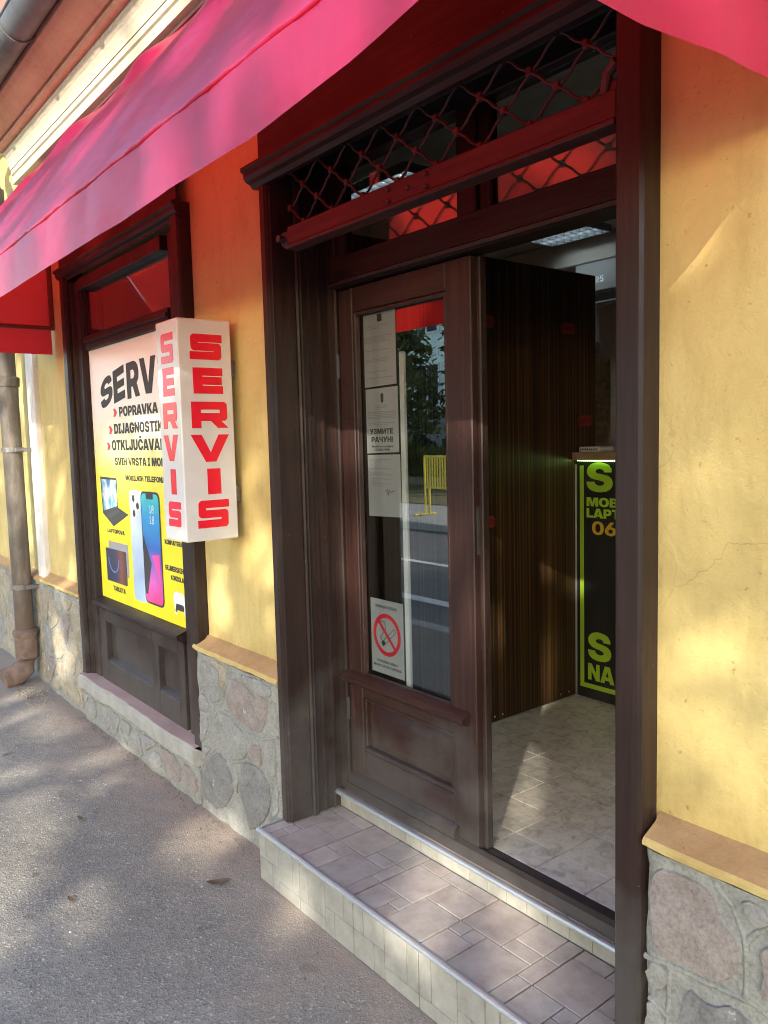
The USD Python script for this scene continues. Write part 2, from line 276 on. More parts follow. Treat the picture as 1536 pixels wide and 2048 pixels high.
M['floor_tile'] = [mat(f'floor_tile_marbled_{k}', {'g': ('geometry', {}), 'm': ('mapping', {'location': (k * 3.1, k * 1.7, 0)}), 'n': ('noise_texture', {'scale': 21, 'detail': 8, 'roughness': .72, 'distortion': .8}),
    'r': ('rgb_ramp', {'ramp': [(.34, (.38, .36, .28)), (.46, (.58, .55, .46)), (.58, (.71, .68, .58)), (.72, (.62, .48, .39))]}), 'p': ('principled_bsdf', {'roughness': .28, 'specular_ior_level': .5})},
    [('g.position', 'm.vector'), ('m.vector', 'n.vector'), ('n.fac', 'r.fac'), ('r.color', 'p.base_color')]) for k in range(3)]
M['floor_grout'] = flat('floor_grout', (.62, .59, .53), .9)
M['alu'] = surf('brushed_aluminium', [(.3, (.46, .49, .52)), (.7, (.58, .61, .64))], 30, (1, 30, 30), rough=.42, metallic=.85)
M['glass'] = mat('window_glass', {'l': ('layer_weight', {'blend': .5}), 'pw': ('math', {'math_type': 'power', 'value2': 5.}), 'ma': ('math', {'math_type': 'multiply_add', 'value2': .8, 'value3': .12}),
    'g': ('glossy_bsdf', {'color': (.97, 1, .99), 'roughness': 0.0}), 't': ('transparent_bsdf', {'color': (.84, .865, .855)}), 'x': ('mix_closure', {})},
    [('l.facing', 'pw.value1'), ('pw.value', 'ma.value1'), ('ma.value', 'x.fac'), ('t.BSDF', 'x.closure1'), ('g.BSDF', 'x.closure2')], 'x.closure')
M['paper'] = surf('white_paper', [(.3, (.40, .40, .41)), (.7, (.46, .46, .47))], 4, rough=.6)
M['ink'] = flat('black_ink', (.03, .03, .032), .6)
M['grey_ink'] = flat('grey_ink', (.30, .30, .31), .6)
M['red_ink'] = flat('red_ink', (.70, .012, .03), .45)
M['sign_white'] = mat('sign_white_acrylic', {'g': ('geometry', {}), 'n': ('noise_texture', {'scale': 6, 'detail': 5}), 'r': ('rgb_ramp', {'ramp': [(.3, (.52, .52, .52)), (.7, (.58, .58, .58))]}),
    'p': ('principled_bsdf', {'roughness': .22, 'specular_ior_level': .5})}, [('g.position', 'n.vector'), ('n.fac', 'r.fac'), ('r.color', 'p.base_color')])
M['sign_red'] = flat('sign_red_vinyl', (.62, .012, .03), .25)
M['iron'] = surf('painted_grille_iron', [(.3, (.045, .016, .016)), (.7, (.075, .027, .025))], 12, rough=.5)
M['iron_bar'] = wood('grille_bar_paint', (2.2, 60, 60), (.04, .012, .012), (.062, .018, .017), (.085, .026, .023))
M['pipe'] = mat('weathered_pipe', {'g': ('geometry', {}), 'm': ('mapping', {'scale': (6, 6, 1.6)}), 'n': ('noise_texture', {'scale': 2.4, 'detail': 7, 'roughness': .68}),
    'r': ('rgb_ramp', {'ramp': [(.3, (.05, .043, .032)), (.5, (.095, .082, .066)), (.64, (.15, .132, .108)), (.74, (.19, .095, .05))]}), 'sx': ('separate_xyz', {}),
    'mz': ('map_range', {'from_min': 0., 'from_max': .9, 'to_min': .9, 'to_max': 0., 'clamp': True}), 'x': ('mix', {'color2': (.13, .078, .05)}),
    'b': ('bump', {'strength': .4, 'distance': .004}), 'p': ('principled_bsdf', {'roughness': .62, 'specular_ior_level': .4})},
    [('g.position', 'm.vector'), ('m.vector', 'n.vector'), ('n.fac', 'r.fac'), ('g.position', 'sx.vector'), ('sx.z', 'mz.value'), ('mz.result', 'x.fac'), ('r.color', 'x.color1'), ('x.color', 'p.base_color'), ('n.fac', 'b.height'), ('b.normal', 'p.normal')])
M['zinc'] = surf('dull_zinc', [(.3, (.11, .11, .112)), (.7, (.20, .198, .195))], 6, rough=.55, metallic=.6)
M['galv'] = surf('galvanised_strap', [(.3, (.12, .12, .118)), (.7, (.22, .215, .205))], 40, rough=.5, metallic=.6)
M['cast'] = surf('cast_iron_rust', [(.3, (.10, .066, .048)), (.5, (.155, .105, .078)), (.7, (.22, .155, .118))], 16, rough=.75, bump=.5)
M['wall_in'] = surf('inside_wall_paint', [(.3, (.72, .69, .62)), (.7, (.78, .75, .68))], 3, rough=.85)
M['ceil'] = surf('ceiling_paint', [(.3, (.70, .64, .55)), (.7, (.75, .69, .6))], 3, rough=.9)
M['black_gloss'] = flat('black_counter_film', (.012, .013, .013), .2)
M['lime'] = flat('lime_vinyl', (.36, .62, .035), .4)
M['amber'] = flat('amber_vinyl', (.62, .42, .03), .4)
M['beech'] = surf('counter_top_beech', [(.3, (.24, .17, .10)), (.7, (.34, .25, .15))], 8, (1, 12, 12), rough=.4)
M['led'] = mat('led_strip', {'e': ('emission', {'color': (.55, 1.0, .30), 'strength': 6.0})}, [], 'e.emission')
M['tube'] = mat('fluorescent_tube', {'e': ('emission', {'color': (.72, .9, 1.0), 'strength': 2.4})}, [], 'e.emission')
M['digit'] = mat('display_digit', {'e': ('emission', {'color': (.75, .85, 1.0), 'strength': .12})}, [], 'e.emission')
M['louvre'] = flat('louvre_aluminium', (.22, .235, .25), .4)
M['plastic_white'] = flat('white_plastic', (.66, .66, .64), .35)
M['plastic_dark'] = flat('dark_plastic', (.03, .03, .032), .4)
M['osb'] = surf('chip_board', [(.3, (.20, .13, .055)), (.5, (.30, .21, .09)), (.7, (.42, .31, .15))], 28, rough=.75, detail=4)
M['sticker'] = flat('dull_red_sticker', (.22, .02, .014), .4)
M['sticker_ink'] = flat('sticker_dark_ink', (.10, .012, .01), .4)
M['bark'] = surf('tree_bark', [(.3, (.06, .045, .035)), (.7, (.14, .11, .085))], 9, (3, 3, 1), rough=.9, bump=.9)
def leafm(name, a, b):
    return mat(name, {'g': ('geometry', {}), 'n': ('noise_texture', {'scale': 1.1, 'detail': 4, 'roughness': .7}), 'r': ('rgb_ramp', {'ramp': [(.35, a), (.65, b)]}), 'p': ('principled_bsdf', {'roughness': .55, 'specular_ior_level': .35}),
        't': ('translucent_bsdf', {}), 'x': ('mix_closure', {'fac': .35})},
        [('g.position', 'n.vector'), ('n.fac', 'r.fac'), ('r.color', 'p.base_color'), ('r.color', 't.color'), ('p.BSDF', 'x.closure1'), ('t.BSDF', 'x.closure2')], 'x.closure')
M['leaf'] = leafm('broad_leaves', (.035, .06, .02), (.085, .12, .035))
M['needle'] = leafm('conifer_needles', (.05, .075, .03), (.13, .16, .06))
M['needle_dark'] = leafm('dark_conifer_needles', (.018, .032, .016), (.045, .065, .028))
M['build'] = surf('pale_green_render', [(.3, (.62, .71, .62)), (.7, (.70, .79, .70))], 1.2, rough=.85)
M['win_white'] = flat('white_window_frame', (.72, .72, .72), .5)
M['win_dark'] = flat('dark_window_pane', (.03, .035, .04), .08)
M['yellow_paint'] = flat('yellow_barrier_paint', (.72, .55, .04), .45)
M['roof'] = surf('roof_tile_clay', [(.3, (.26, .11, .07)), (.7, (.36, .17, .11))], 6, rough=.85, bump=.5)
M['soil'] = surf('soil_crumbs', [(.3, (.10, .075, .055)), (.6, (.19, .15, .115)), (.8, (.32, .29, .25))], 40, rough=.9)
M['dry_leaf'] = surf('dry_leaf', [(.3, (.07, .05, .032)), (.7, (.16, .11, .065))], 20, rough=.8)
rnd = random.Random(7); rng = np.random.default_rng(7)

# ------------------------------------------------------------------ ground, pavement, road
obj('ground', bx(-400, 400, -400, 400, -1.0, -.16), M['lawn'], kind='structure')
nx, ny = 330, 90
X, Y = np.meshgrid(np.concatenate([np.linspace(-14, -6, 30)[:-1], np.linspace(-6, 1.2, nx), np.linspace(1.2, 6, 14)[1:]]), np.linspace(-.82, 1.41, ny), indexing='ij')
Pn = np.stack([X, Y, X * 0], -1)
Z = (meshkit.fbm(Pn * [1.3, 1.3, 1], 3, 3) - .5) * .012 + (meshkit.fbm(Pn * [14, 14, 1], 3, 5) - .5) * .006 - .002
obj('pavement', grid(np.stack([X, Y, Z], -1)), M['asphalt'], smooth=True, kind='structure')
# coarse chips standing proud of the asphalt
n = 9500
gx = rng.uniform(-5.2, -.2, n); gy = rng.uniform(-.2, 1.33, n)
keep = ~((gx > -2.36) & (gy > 1.25)); gx, gy = gx[keep], gy[keep]
dens = meshkit.fbm(np.stack([gx * 2.2, gy * 2.2, gx * 0], -1), 3, 9); keep = rng.uniform(0, 1, len(gx)) < np.clip((dens - .3) * 3, .08, 1); gx, gy = gx[keep], gy[keep]; n = len(gx)
r = rng.uniform(.0016, .0042, n) * (1 + .7 * (rng.uniform(0, 1, n) > .96)); an = rng.uniform(0, 6.28, n)
base = np.array([[1, 0, 0], [.3, .95, 0], [-.8, .55, 0], [-.75, -.6, 0], [.35, -.9, 0], [.1, .05, .62]])
V = base[None] * r[:, None, None] * rng.uniform(.7, 1.3, (n, 6, 1)); ca, sa = np.cos(an)[:, None], np.sin(an)[:, None]
V = np.stack([V[..., 0] * ca - V[..., 1] * sa + gx[:, None], V[..., 0] * sa + V[..., 1] * ca + gy[:, None], V[..., 2]], -1)
V[..., 2] += ((meshkit.fbm(np.stack([gx * 1.3, gy * 1.3, gx * 0], -1), 3, 3) - .5) * .012 + (meshkit.fbm(np.stack([gx * 14, gy * 14, gx * 0], -1), 3, 5) - .5) * .006 - .002)[:, None]
Fc = (np.array([[0, 1, 5], [1, 2, 5], [2, 3, 5], [3, 4, 5], [4, 0, 5]])[None] + 6 * np.arange(n)[:, None, None]).reshape(-1, 3)
obj('gravel', trimesh.Trimesh(V.reshape(-1, 3), Fc, process=False), M['grit'], label='coarse stone chips in the worn asphalt of the pavement', c='gravel', kind='stuff')
kp = setting('kerb', (0, -.9, 0))
for i in range(22):
    obj('kerb_stone', bx(-15 + i, -14.006 + i, -.97, -.822, -.12, .004, .012), M['kerb'], kp)
obj('road', bx(-60, 40, -5.9, -.97, -.3, -.12), M['road'], kind='structure')
for y, w in ((-3.5, .12), (-1.92, .16)):
    obj('road_marking', bx(-60, 40, y - w / 2, y + w / 2, -.118, -.114, .001), M['paint'], kind='structure')
fk = setting('far_kerb', (0, -5.95, 0))
for i in range(26):
    obj('kerb_stone', bx(-24 + i, -23.006 + i, -6.05, -5.9, -.12, .01, .012), M['kerb'], fk)
obj('far_pavement', bx(-60, 40, -8.6, -6.05, -.3, 0), M['kerb'], kind='structure')
obj('lawn', bx(-60, 40, -60, -8.6, -.3, .02), M['lawn'], kind='structure')

# ------------------------------------------------------------------ the shop house
house = thing('shop_house', 'yellow plastered one-storey corner shop with stone plinth, cream cornice and red awning', 'building', (-2.2, 1.42, 0))
wall = sbox(-5.18, .004, 3.2, 3.45).difference(unary_union([sbox(-2.332, -1, -.905, 2.45), sbox(-4.44, .24, -3.0, 2.42)]))
obj('plaster_wall', axes(wall, .30, (0, 1.72, 0), (1, 0, 0), (0, 0, 1)), M['yellow'], house)
obj('side_wall', [bx(-5.18, -5.0, 1.725, 6, 0, 3.45), bx(1.6, 1.8, 1.725, 6, 0, 3.45), bx(-4.995, 1.595, 4.6, 4.8, 0, 3.45)], M['wall_in'], house)
obj('roof', bx(-5.3, 3.4, 1.15, 6.2, 3.56, 3.75), M['roof'], house)
obj('pilaster', bx(-5.33, -5.185, 1.385, 1.72, .66, 3.05, .006), M['white_plaster'], house)
# cornice: cream bands, moulding, soffit
xl, xr = -5.33, 3.2
obj('cornice_band', prof_x([(1.42, 3.108), (1.385, 3.108), (1.381, 3.14), (1.389, 3.145), (1.389, 3.157), (1.379, 3.162), (1.378, 3.188), (1.42, 3.188)], xl, xr), M['cream'], house)
obj('cornice_cove', prof_x([(1.42, 3.19), (1.374, 3.19), (1.372, 3.205), (1.366, 3.225), (1.356, 3.245), (1.342, 3.262), (1.338, 3.264), (1.338, 3.282), (1.42, 3.282)], xl, xr), M['cream'], house)
obj('cornice_roll', prof_x([(1.42, 3.285)] + [(1.322 - .02 * math.sin(t), 3.305 - .02 * math.cos(t)) for t in np.linspace(0, math.pi, 9)] + [(1.42, 3.325)], xl, xr), M['terracotta'], house)
obj('eave_soffit', prof_x([(1.42, 3.328), (1.30, 3.328), (1.27, 3.345), (1.262, 3.352), (1.20, 3.405), (1.20, 3.5), (1.42, 3.5)], xl, xr), M['terracotta'], house)
gut = thing('roof_gutter', 'grey zinc half-round gutter under the eave in the top left corner', 'gutter', (-4, 1.12, 3.4))
an = np.linspace(math.pi, 2 * math.pi, 13); gy, gz, gq = 1.125, 3.468, .078
half = lambda a, b: [(gy + a * math.cos(t), gz + a * math.sin(t)) for t in an] + [(gy + b * math.cos(t), gz + b * math.sin(t)) for t in an[::-1]]
obj('trough', prof_x(half(gq, gq - .004), xl, xr), M['zinc'], gut, smooth=35)
obj('rolled_edge', tube([(xl, gy - gq + .002, gz + .003), (xr, gy - gq + .002, gz + .003)], .009), M['zinc'], gut, smooth=60)
for x in (-4.95, -4.1, -3.45, -2.6, -1.7):
    obj('bracket', prof_x(half(gq + .007, gq + .001), x, x + .022), M['galv'], gut)

# plinths
MID = [[[-2.941, 0.621], [-2.877, 0.641], [-2.812, 0.634], [-2.766, 0.603], [-2.754, 0.533], [-2.767, 0.5], [-2.837, 0.48], [-2.891, 0.5], [-2.948, 0.505], [-2.958, 0.56]], [[-2.653, 0.619], [-2.594, 0.623], [-2.536, 0.589], [-2.487, 0.576], [-2.427, 0.603], [-2.397, 0.585], [-2.409, 0.533], [-2.438, 0.47], [-2.48, 0.456], [-2.565, 0.447], [-2.662, 0.466], [-2.715, 0.497], [-2.71, 0.543], [-2.664, 0.59]], [[-2.806, 0.441], [-2.756, 0.464], [-2.655, 0.436], [-2.578, 0.407], [-2.571, 0.376], [-2.584, 0.328], [-2.697, 0.279], [-2.763, 0.287], [-2.834, 0.307], [-2.838, 0.372]], [[-2.848, 0.27], [-2.802, 0.279], [-2.727, 0.256], [-2.703, 0.213], [-2.678, 0.18], [-2.733, 0.097], [-2.836, 0.036], [-2.939, 0.033], [-2.985, 0.053], [-2.983, 0.121], [-2.922, 0.195]], [[-2.613, 0.301], [-2.568, 0.315], [-2.457, 0.324], [-2.426, 0.3], [-2.415, 0.244], [-2.419, 0.183], [-2.473, 0.12], [-2.545, 0.061], [-2.59, 0.049], [-2.621, 0.1], [-2.632, 0.182]], [[-2.554, 0.381], [-2.518, 0.4], [-2.459, 0.409], [-2.456, 0.333], [-2.524, 0.329], [-2.566, 0.338]], [[-2.432, 0.438], [-2.355, 0.464], [-2.356, 0.34], [-2.41, 0.305], [-2.43, 0.358]], [[-2.617, 0.65], [-2.39, 0.655], [-2.371, 0.612], [-2.435, 0.605], [-2.502, 0.593], [-2.568, 0.621]], [[-2.96, 0.488], [-2.913, 0.49], [-2.879, 0.465], [-2.882, 0.436], [-2.967, 0.424]], [[-2.962, 0.415], [-2.883, 0.426], [-2.893, 0.328], [-2.96, 0.285], [-2.976, 0.285]], [[-2.962, 0.265], [-2.861, 0.29], [-2.906, 0.248], [-2.972, 0.174]], [[-2.851, 0.65], [-2.703, 0.65], [-2.71, 0.597], [-2.738, 0.545], [-2.762, 0.604], [-2.81, 0.645]], [[-2.402, 0.248], [-2.355, 0.307], [-2.359, 0.196], [-2.397, 0.161]], [[-2.694, 0.267], [-2.641, 0.288], [-2.652, 0.162], [-2.678, 0.18], [-2.687, 0.232]]]
MIDK = 'gpgddpgggggtgg'
MIDL = [[[-2.953, 0.504], [-2.882, 0.492], [-2.83, 0.449], [-2.823, 0.428]], [[-2.835, 0.297], [-2.844, 0.342], [-2.823, 0.428], [-2.754, 0.478], [-2.655, 0.441], [-2.568, 0.421], [-2.44, 0.442], [-2.35, 0.472]], [[-2.838, 0.475], [-2.753, 0.494], [-2.718, 0.559], [-2.697, 0.655]], [[-2.836, 0.293], [-2.907, 0.243], [-2.979, 0.157]], [[-2.836, 0.293], [-2.707, 0.271], [-2.695, 0.22]], [[-2.707, 0.269], [-2.631, 0.3], [-2.571, 0.325], [-2.564, 0.408]], [[-2.571, 0.325], [-2.441, 0.327]], [[-2.44, 0.436], [-2.422, 0.361], [-2.405, 0.248], [-2.406, 0.162]], [[-2.632, 0.29], [-2.644, 0.156]], [[-2.967, 0.426], [-2.877, 0.435]], [[-2.877, 0.435], [-2.879, 0.332], [-2.971, 0.282]]]
RGT = [[[-0.875, 0.611], [-0.863, 0.628], [-0.841, 0.633], [-0.819, 0.638], [-0.792, 0.636], [-0.763, 0.638], [-0.751, 0.63], [-0.742, 0.604], [-0.732, 0.583], [-0.714, 0.568], [-0.701, 0.555], [-0.691, 0.522], [-0.694, 0.492], [-0.721, 0.466], [-0.753, 0.453], [-0.781, 0.449], [-0.809, 0.459], [-0.851, 0.448], [-0.865, 0.466], [-0.876, 0.514], [-0.877, 0.564]], [[-0.806, 0.381], [-0.789, 0.42], [-0.772, 0.405], [-0.736, 0.411], [-0.708, 0.425], [-0.682, 0.421], [-0.654, 0.414], [-0.699, 0.343], [-0.801, 0.279]], [[-0.63, 0.582], [-0.651, 0.564], [-0.652, 0.536], [-0.646, 0.518], [-0.657, 0.488], [-0.649, 0.473], [-0.619, 0.479], [-.54, .47], [-.5, .56]], [[-0.689, 0.642], [-0.667, 0.65], [-0.64, 0.635], [-0.634, 0.619], [-0.67, 0.598], [-0.677, 0.617]], [[-0.885, 0.426], [-0.841, 0.434], [-0.841, 0.385], [-0.884, 0.361]], [[-0.888, 0.334], [-0.882, 0.345], [-0.841, 0.328], [-0.84, 0.276], [-0.888, 0.244]],
       [[-.62, .41], [-.45, .44], [-.38, .33], [-.5, .22], [-.66, .3]], [[-.88, .22], [-.72, .28], [-.68, .1], [-.8, .03], [-.88, .06]], [[-.44, .62], [-.2, .63], [-.18, .47], [-.4, .46]], [[-.33, .42], [-.05, .44], [-.02, .2], [-.3, .2]], [[-.64, .25], [-.42, .18], [-.36, .03], [-.63, .04]]]
RGTK = 'pdpgggpgtgd'
RGTL = [[[-0.889, 0.432], [-0.839, 0.439], [-0.773, 0.443], [-0.724, 0.448], [-0.678, 0.454], [-0.639, 0.448], [-0.52, 0.435]], [[-0.836, 0.437], [-0.835, 0.312], [-0.833, 0.237]], [[-0.882, 0.343], [-0.836, 0.332]], [[-0.743, 0.652], [-0.713, 0.622], [-0.692, 0.593], [-0.681, 0.56], [-0.68, 0.455]], [[-0.681, 0.563], [-0.666, 0.588], [-0.642, 0.61], [-0.563, 0.63]]]
SK = {'g': 'stone_grey', 'p': 'stone_pink', 'd': 'stone_dark', 't': 'stone_tan'}
def relief(x, z): 
    p = np.stack([np.asarray(x) * 9, np.asarray(z) * 9, np.asarray(x) * 0], -1)
    return (meshkit.fbm(p, 3, 21) - .5) * .022 + (meshkit.fbm(p * 5, 2, 4) - .5) * .006
def smooth_poly(pts, it=2):
    p = np.array(pts, float)
    for _ in range(it): p = np.stack([.75 * p + .25 * np.roll(p, -1, 0), .25 * p + .75 * np.roll(p, -1, 0)], 1).reshape(-1, 2)
    return p
def stone_mesh(pts, y, bulge, seed):
    p = smooth_poly(pts, 1); c = p.mean(0)
    ring = LineString(np.vstack([p, p[:1]])); nn = max(12, int(ring.length / .013)); p = np.array([ring.interpolate(i / nn, normalized=True).coords[0] for i in range(nn)])
    p = p + (np.stack([meshkit.fbm(np.stack([p[:, 0] * 45, p[:, 1] * 45, p[:, 0] * 0 + seed + 9 * q], -1), 3) for q in (0, 1)], -1) - .5) * .016
    k = 1 + .05 * (meshkit.noise(np.stack([p[:, 0] * 40, p[:, 1] * 40, p[:, 0] * 0 + seed], -1)) - .5); p = c + (p - c) * k[:, None]
    rings = [(1.02, .020), (1.0, .001), (.965, -bulge * .85), (.82, -bulge), (.5, -bulge * 1.15)]
    V = []
    for s, d in rings:
        q = c + (p - c) * s
        V.append(np.stack([q[:, 0], y + relief(q[:, 0], q[:, 1]) + d + (meshkit.fbm(np.stack([q[:, 0] * 22, q[:, 1] * 22, q[:, 0] * 0 + seed], -1), 3) - .5) * .007 * (s < 1), q[:, 1]], -1))
    n = len(p); V = np.vstack(V + [np.array([[c[0], y + float(relief(c[0], c[1])) - bulge * 1.1, c[1]]])]); f = []
    for r_ in range(len(rings) - 1):
        for j in range(n):
            a, b = r_ * n + j, r_ * n + (j + 1) % n
            f += [[a, b, b + n], [a, b + n, a + n]]
    l = (len(rings) - 1) * n
    f += [[l + j, l + (j + 1) % n, len(V) - 1] for j in range(n)]
    m = trimesh.Trimesh(V, f, process=False)
    if m.face_normals[-1][1] > 0: m.invert()
    return m
def voro(x0, x1, z0, z1, n, seed, gap=.010):
    g = np.random.default_rng(seed); best = []
    while len(best) < n:
        c = np.array([g.uniform(x0, x1), g.uniform(z0, z1)])
        if all(np.hypot(*(c - b)) > .72 * math.sqrt((x1 - x0) * (z1 - z0) / n) for b in best) or g.random() < .01: best.append(c)
    P = np.array(best); ext = np.vstack([P, [2 * x0 - 1, 0] + P * [-1, 1] * 0 + np.array([[x0 - 9, z0]]) * 0 + P * 0 + [[x0 - 50, 0]][0], [[x0 - 50, -50], [x1 + 50, -50], [x0 - 50, 50], [x1 + 50, 50]]])
    vv = Voronoi(np.vstack([P, [[x0 - 50, -50], [x1 + 50, -50], [x0 - 50, 50], [x1 + 50, 50]]])); R = sbox(x0, z0, x1, z1); out = []
    for i in range(n):
        reg = vv.regions[vv.point_region[i]]
        if -1 in reg or not reg: continue
        q = Polygon(vv.vertices[reg]).intersection(R).buffer(-gap)
        if q.geom_type == 'Polygon' and q.area > .0008: out.append(np.array(q.exterior.coords)[:-1])
    return out
def plinth(x0, x1, z1, stones, keys, beads, y=1.36, ends=(True, True), ledge=True):
    xs = np.linspace(x0, x1, max(8, int((x1 - x0) / .018))); zs = np.linspace(-.03, z1, max(5, int(z1 / .018)))
    Xg, Zg = np.meshgrid(xs, zs, indexing='ij'); Yg = y + relief(Xg, Zg)
    e = np.minimum(np.minimum(Xg - x0, x1 - Xg), .02) / .02; Yg = Yg + (1 - e) ** 2 * .012
    S = np.stack([Xg, Yg, Zg], -1)
    S = np.concatenate([np.stack([xs[:1].repeat(len(zs)), np.full(len(zs), 1.47), zs], -1)[None], S, np.stack([xs[-1:].repeat(len(zs)), np.full(len(zs), 1.47), zs], -1)[None]])
    back = S[:, -1:].copy(); back[..., 1] = 1.47
    S = np.concatenate([S, back], 1)
    p = obj('stone_plinth', grid(S), M['mortar'], house, smooth=50)
    for i, (s, k) in enumerate(zip(stones, keys)):
        obj('stone', stone_mesh(s, y, .008, i), M[SK[k]], p, smooth=28)
    bl = []
    for l in beads:
        l = np.array(l); t = np.linspace(0, 1, 4 * len(l)); d = np.r_[0, np.cumsum(np.hypot(*np.diff(l, axis=0).T))]; d /= d[-1]
        q = np.stack([np.interp(t, d, l[:, 0]), np.interp(t, d, l[:, 1])], -1)
        for _ in range(2): q[1:-1] = .25 * q[:-2] + .5 * q[1:-1] + .25 * q[2:]
        bl.append(tube(np.stack([q[:, 0], y + relief(q[:, 0], q[:, 1]) + .001, q[:, 1]], -1), .0062, 7))
    if bl: obj('mortar_bead', bl, M['mortar'], p, smooth=60)
    if ledge:
        xs = np.linspace(x0 - .002, x1 + .002, 60); w = (meshkit.fbm(np.stack([xs * 14, xs * 0, xs * 0], -1), 3, 8) - .5) * .010
        prof = [(1.445, .660), (1.362, .662), (1.353, .668), (1.352, .676), (1.359, .683), (1.40, .702), (1.412, .716), (1.445, .722)]
        P = np.stack([np.stack([xs, np.full(60, a) + w * .5, np.full(60, b) + w * (1 if i in (2, 3, 1) else .4)], -1) for i, (a, b) in enumerate(prof)], 1)
        obj('ledge_lip', grid(P[:, :5]), M['yellow'], house, smooth=40); P0 = P; P = P[:, 4:]; m = grid(P); P = P0; caps = [trimesh.Trimesh(P[0], [[0, i, i + 1] for i in range(1, 7)], process=False), trimesh.Trimesh(P[-1], [[0, i + 1, i] for i in range(1, 7)], process=False)]
        obj('plinth_ledge', [m] + caps, M['ochre'], house, smooth=40)
    return p
plinth(-2.995, -2.335, .66, MID, MIDK, MIDL)
plinth(-.893, 1.9, .66, RGT, RGTK, RGTL)
vs = voro(-5.17, -4.47, .02, .65, 15, 3); plinth(-5.18, -4.45, .66, vs, [rnd.choice('ttpgt') for _ in vs], [])
vs = voro(-4.44, -3.0, .015, .155, 11, 5); plinth(-4.445, -3.0, .17, vs, [rnd.choice('ggtpg') for _ in vs], [], y=1.352, ledge=False)

# ------------------------------------------------------------------ neighbouring house and the downpipe
nb = thing('neighbouring_house', 'yellow plastered house beyond the drainpipe at the left edge', 'building', (-8, 1.42, 0))
obj('plaster_wall', bx(-13, -5.335, 1.42, 1.75, .004, 3.6), M['yellow'], nb)
obj('roof', prof_x([(1.0, 3.6), (3.6, 5.2), (6.2, 3.6)], -13, -5.34), M['roof'], nb)
xs = np.linspace(-13, -5.2, 160); zs = np.linspace(-.03, .66, 30); Xg, Zg = np.meshgrid(xs, zs, indexing='ij')
pn = obj('stone_plinth', grid(np.stack([Xg, 1.375 + relief(Xg, Zg), Zg], -1)), M['mortar'], nb, smooth=50)
for i, s in enumerate(voro(-8.5, -5.25, .02, .64, 46, 11)): obj('stone', stone_mesh(s, 1.375, .005, i), M[SK['tgptt'[i % 5]]], pn, smooth=45)
obj('plinth_ledge', prof_x([(1.42, .66), (1.36, .66), (1.36, .675), (1.42, .70)], -13, -5.185), M['ochre'], nb)
dp = thing('drainpipe', 'weathered brown rainwater downpipe with rusty cast iron foot at far left', 'drainpipe', (-5.36, 1.30, 0))
px_, py_ = -5.40, 1.295
obj('upper_pipe', tube([(px_, py_, 1.78), (px_, py_, 3.08)], .052, 18), M['pipe'], dp, smooth=50)
obj('lower_pipe', tube([(px_ + .015, py_, .30), (px_ + .01, py_, 1.0), (px_, py_, 1.78), (px_, py_, 1.90)], [.058, .058, .058, .061], 18), M['pipe'], dp, smooth=50)
obj('socket', tube([(px_, py_, 1.885), (px_, py_, 1.935), (px_, py_, 1.945)], [.068, .071, .06], 18), M['pipe'], dp, smooth=50)
nk = [(px_, py_, 3.05), (px_, 1.285, 3.10), (px_, 1.25, 3.18), (px_, 1.17, 3.28), (px_, 1.13, 3.34), (px_, 1.125, 3.40)]
obj('swan_neck', tube(nk, .045, 14), M['zinc'], dp, smooth=60)
foot = [(px_ + .02, py_, .34), (px_ + .02, py_, .16), (px_ + .025, py_ - .02, .10), (px_ + .03, py_ - .07, .06), (px_ + .035, py_ - .15, .045)]
obj('cast_foot', tube(foot, [.068, .068, .07, .07, .066], 18), M['cast'], dp, smooth=50)
obj('foot_collar', tube([(px_ + .02, py_, .30), (px_ + .02, py_, .33), (px_ + .02, py_, .345)], [.075, .08, .066], 18), M['cast'], dp, smooth=50)
for z in (1.49, .62):
    obj('clamp', [tube([(px_ + .008, py_, z - .015), (px_ + .008, py_, z + .015)], .066, 18), bx(px_ + .05, px_ + .10, py_ - .005, py_ + .11, z - .012, z + .012)], M['galv'], dp)

# ------------------------------------------------------------------ shop window
win = thing('shop_window', 'brown panelled wooden shop window with moulded frame left of the doorway', 'window', (-3.72, 1.40, .25))
def jamb_profile(x0, sgn, w=.078):    # moulded front of a jamb, x0 outer edge
    return [(x0, 1.455), (x0, 1.372), (x0 + sgn * .006, 1.362), (x0 + sgn * (w - .02), 1.360), (x0 + sgn * (w - .017), 1.366), (x0 + sgn * (w - .010), 1.367), (x0 + sgn * (w - .008), 1.374), (x0 + sgn * w, 1.376), (x0 + sgn * w, 1.455)]
def P_(pts): return pts if Polygon(pts).exterior.is_ccw else pts[::-1]
obj('jamb', prof_z(P_(jamb_profile(-4.475, 1, .085)), .245, 2.44), M['wood_v'], win)
obj('jamb', prof_z(P_(jamb_profile(-2.972, -1)), .245, 2.44), M['wood_v'], win)
for s, x in ((1, -4.388), (-1, -3.052)):
    pr = [(x, 1.455), (x, 1.385), (x + s * .012, 1.385), (x + s * .014, 1.392), (x + s * .022, 1.392), (x + s * .024, 1.40), (x + s * .10, 1.40), (x + s * .102, 1.407), (x + s * .118, 1.408), (x + s * .12, 1.418), (x + s * .14, 1.42), (x + s * .14, 1.455)]
    obj('lining', prof_z(P_(pr), .245, 2.36), M['wood_v'], win)
obj('header', bx(-4.245, -3.195, 1.385, 1.455, 2.30, 2.36), M['wood_h'], win)
obj('transom_rail', [bx(-4.245, -3.195, 1.405, 1.455, 1.995, 2.07), bx(-4.245, -3.195, 1.395, 1.405, 2.03, 2.05)], M['wood_h'], win)
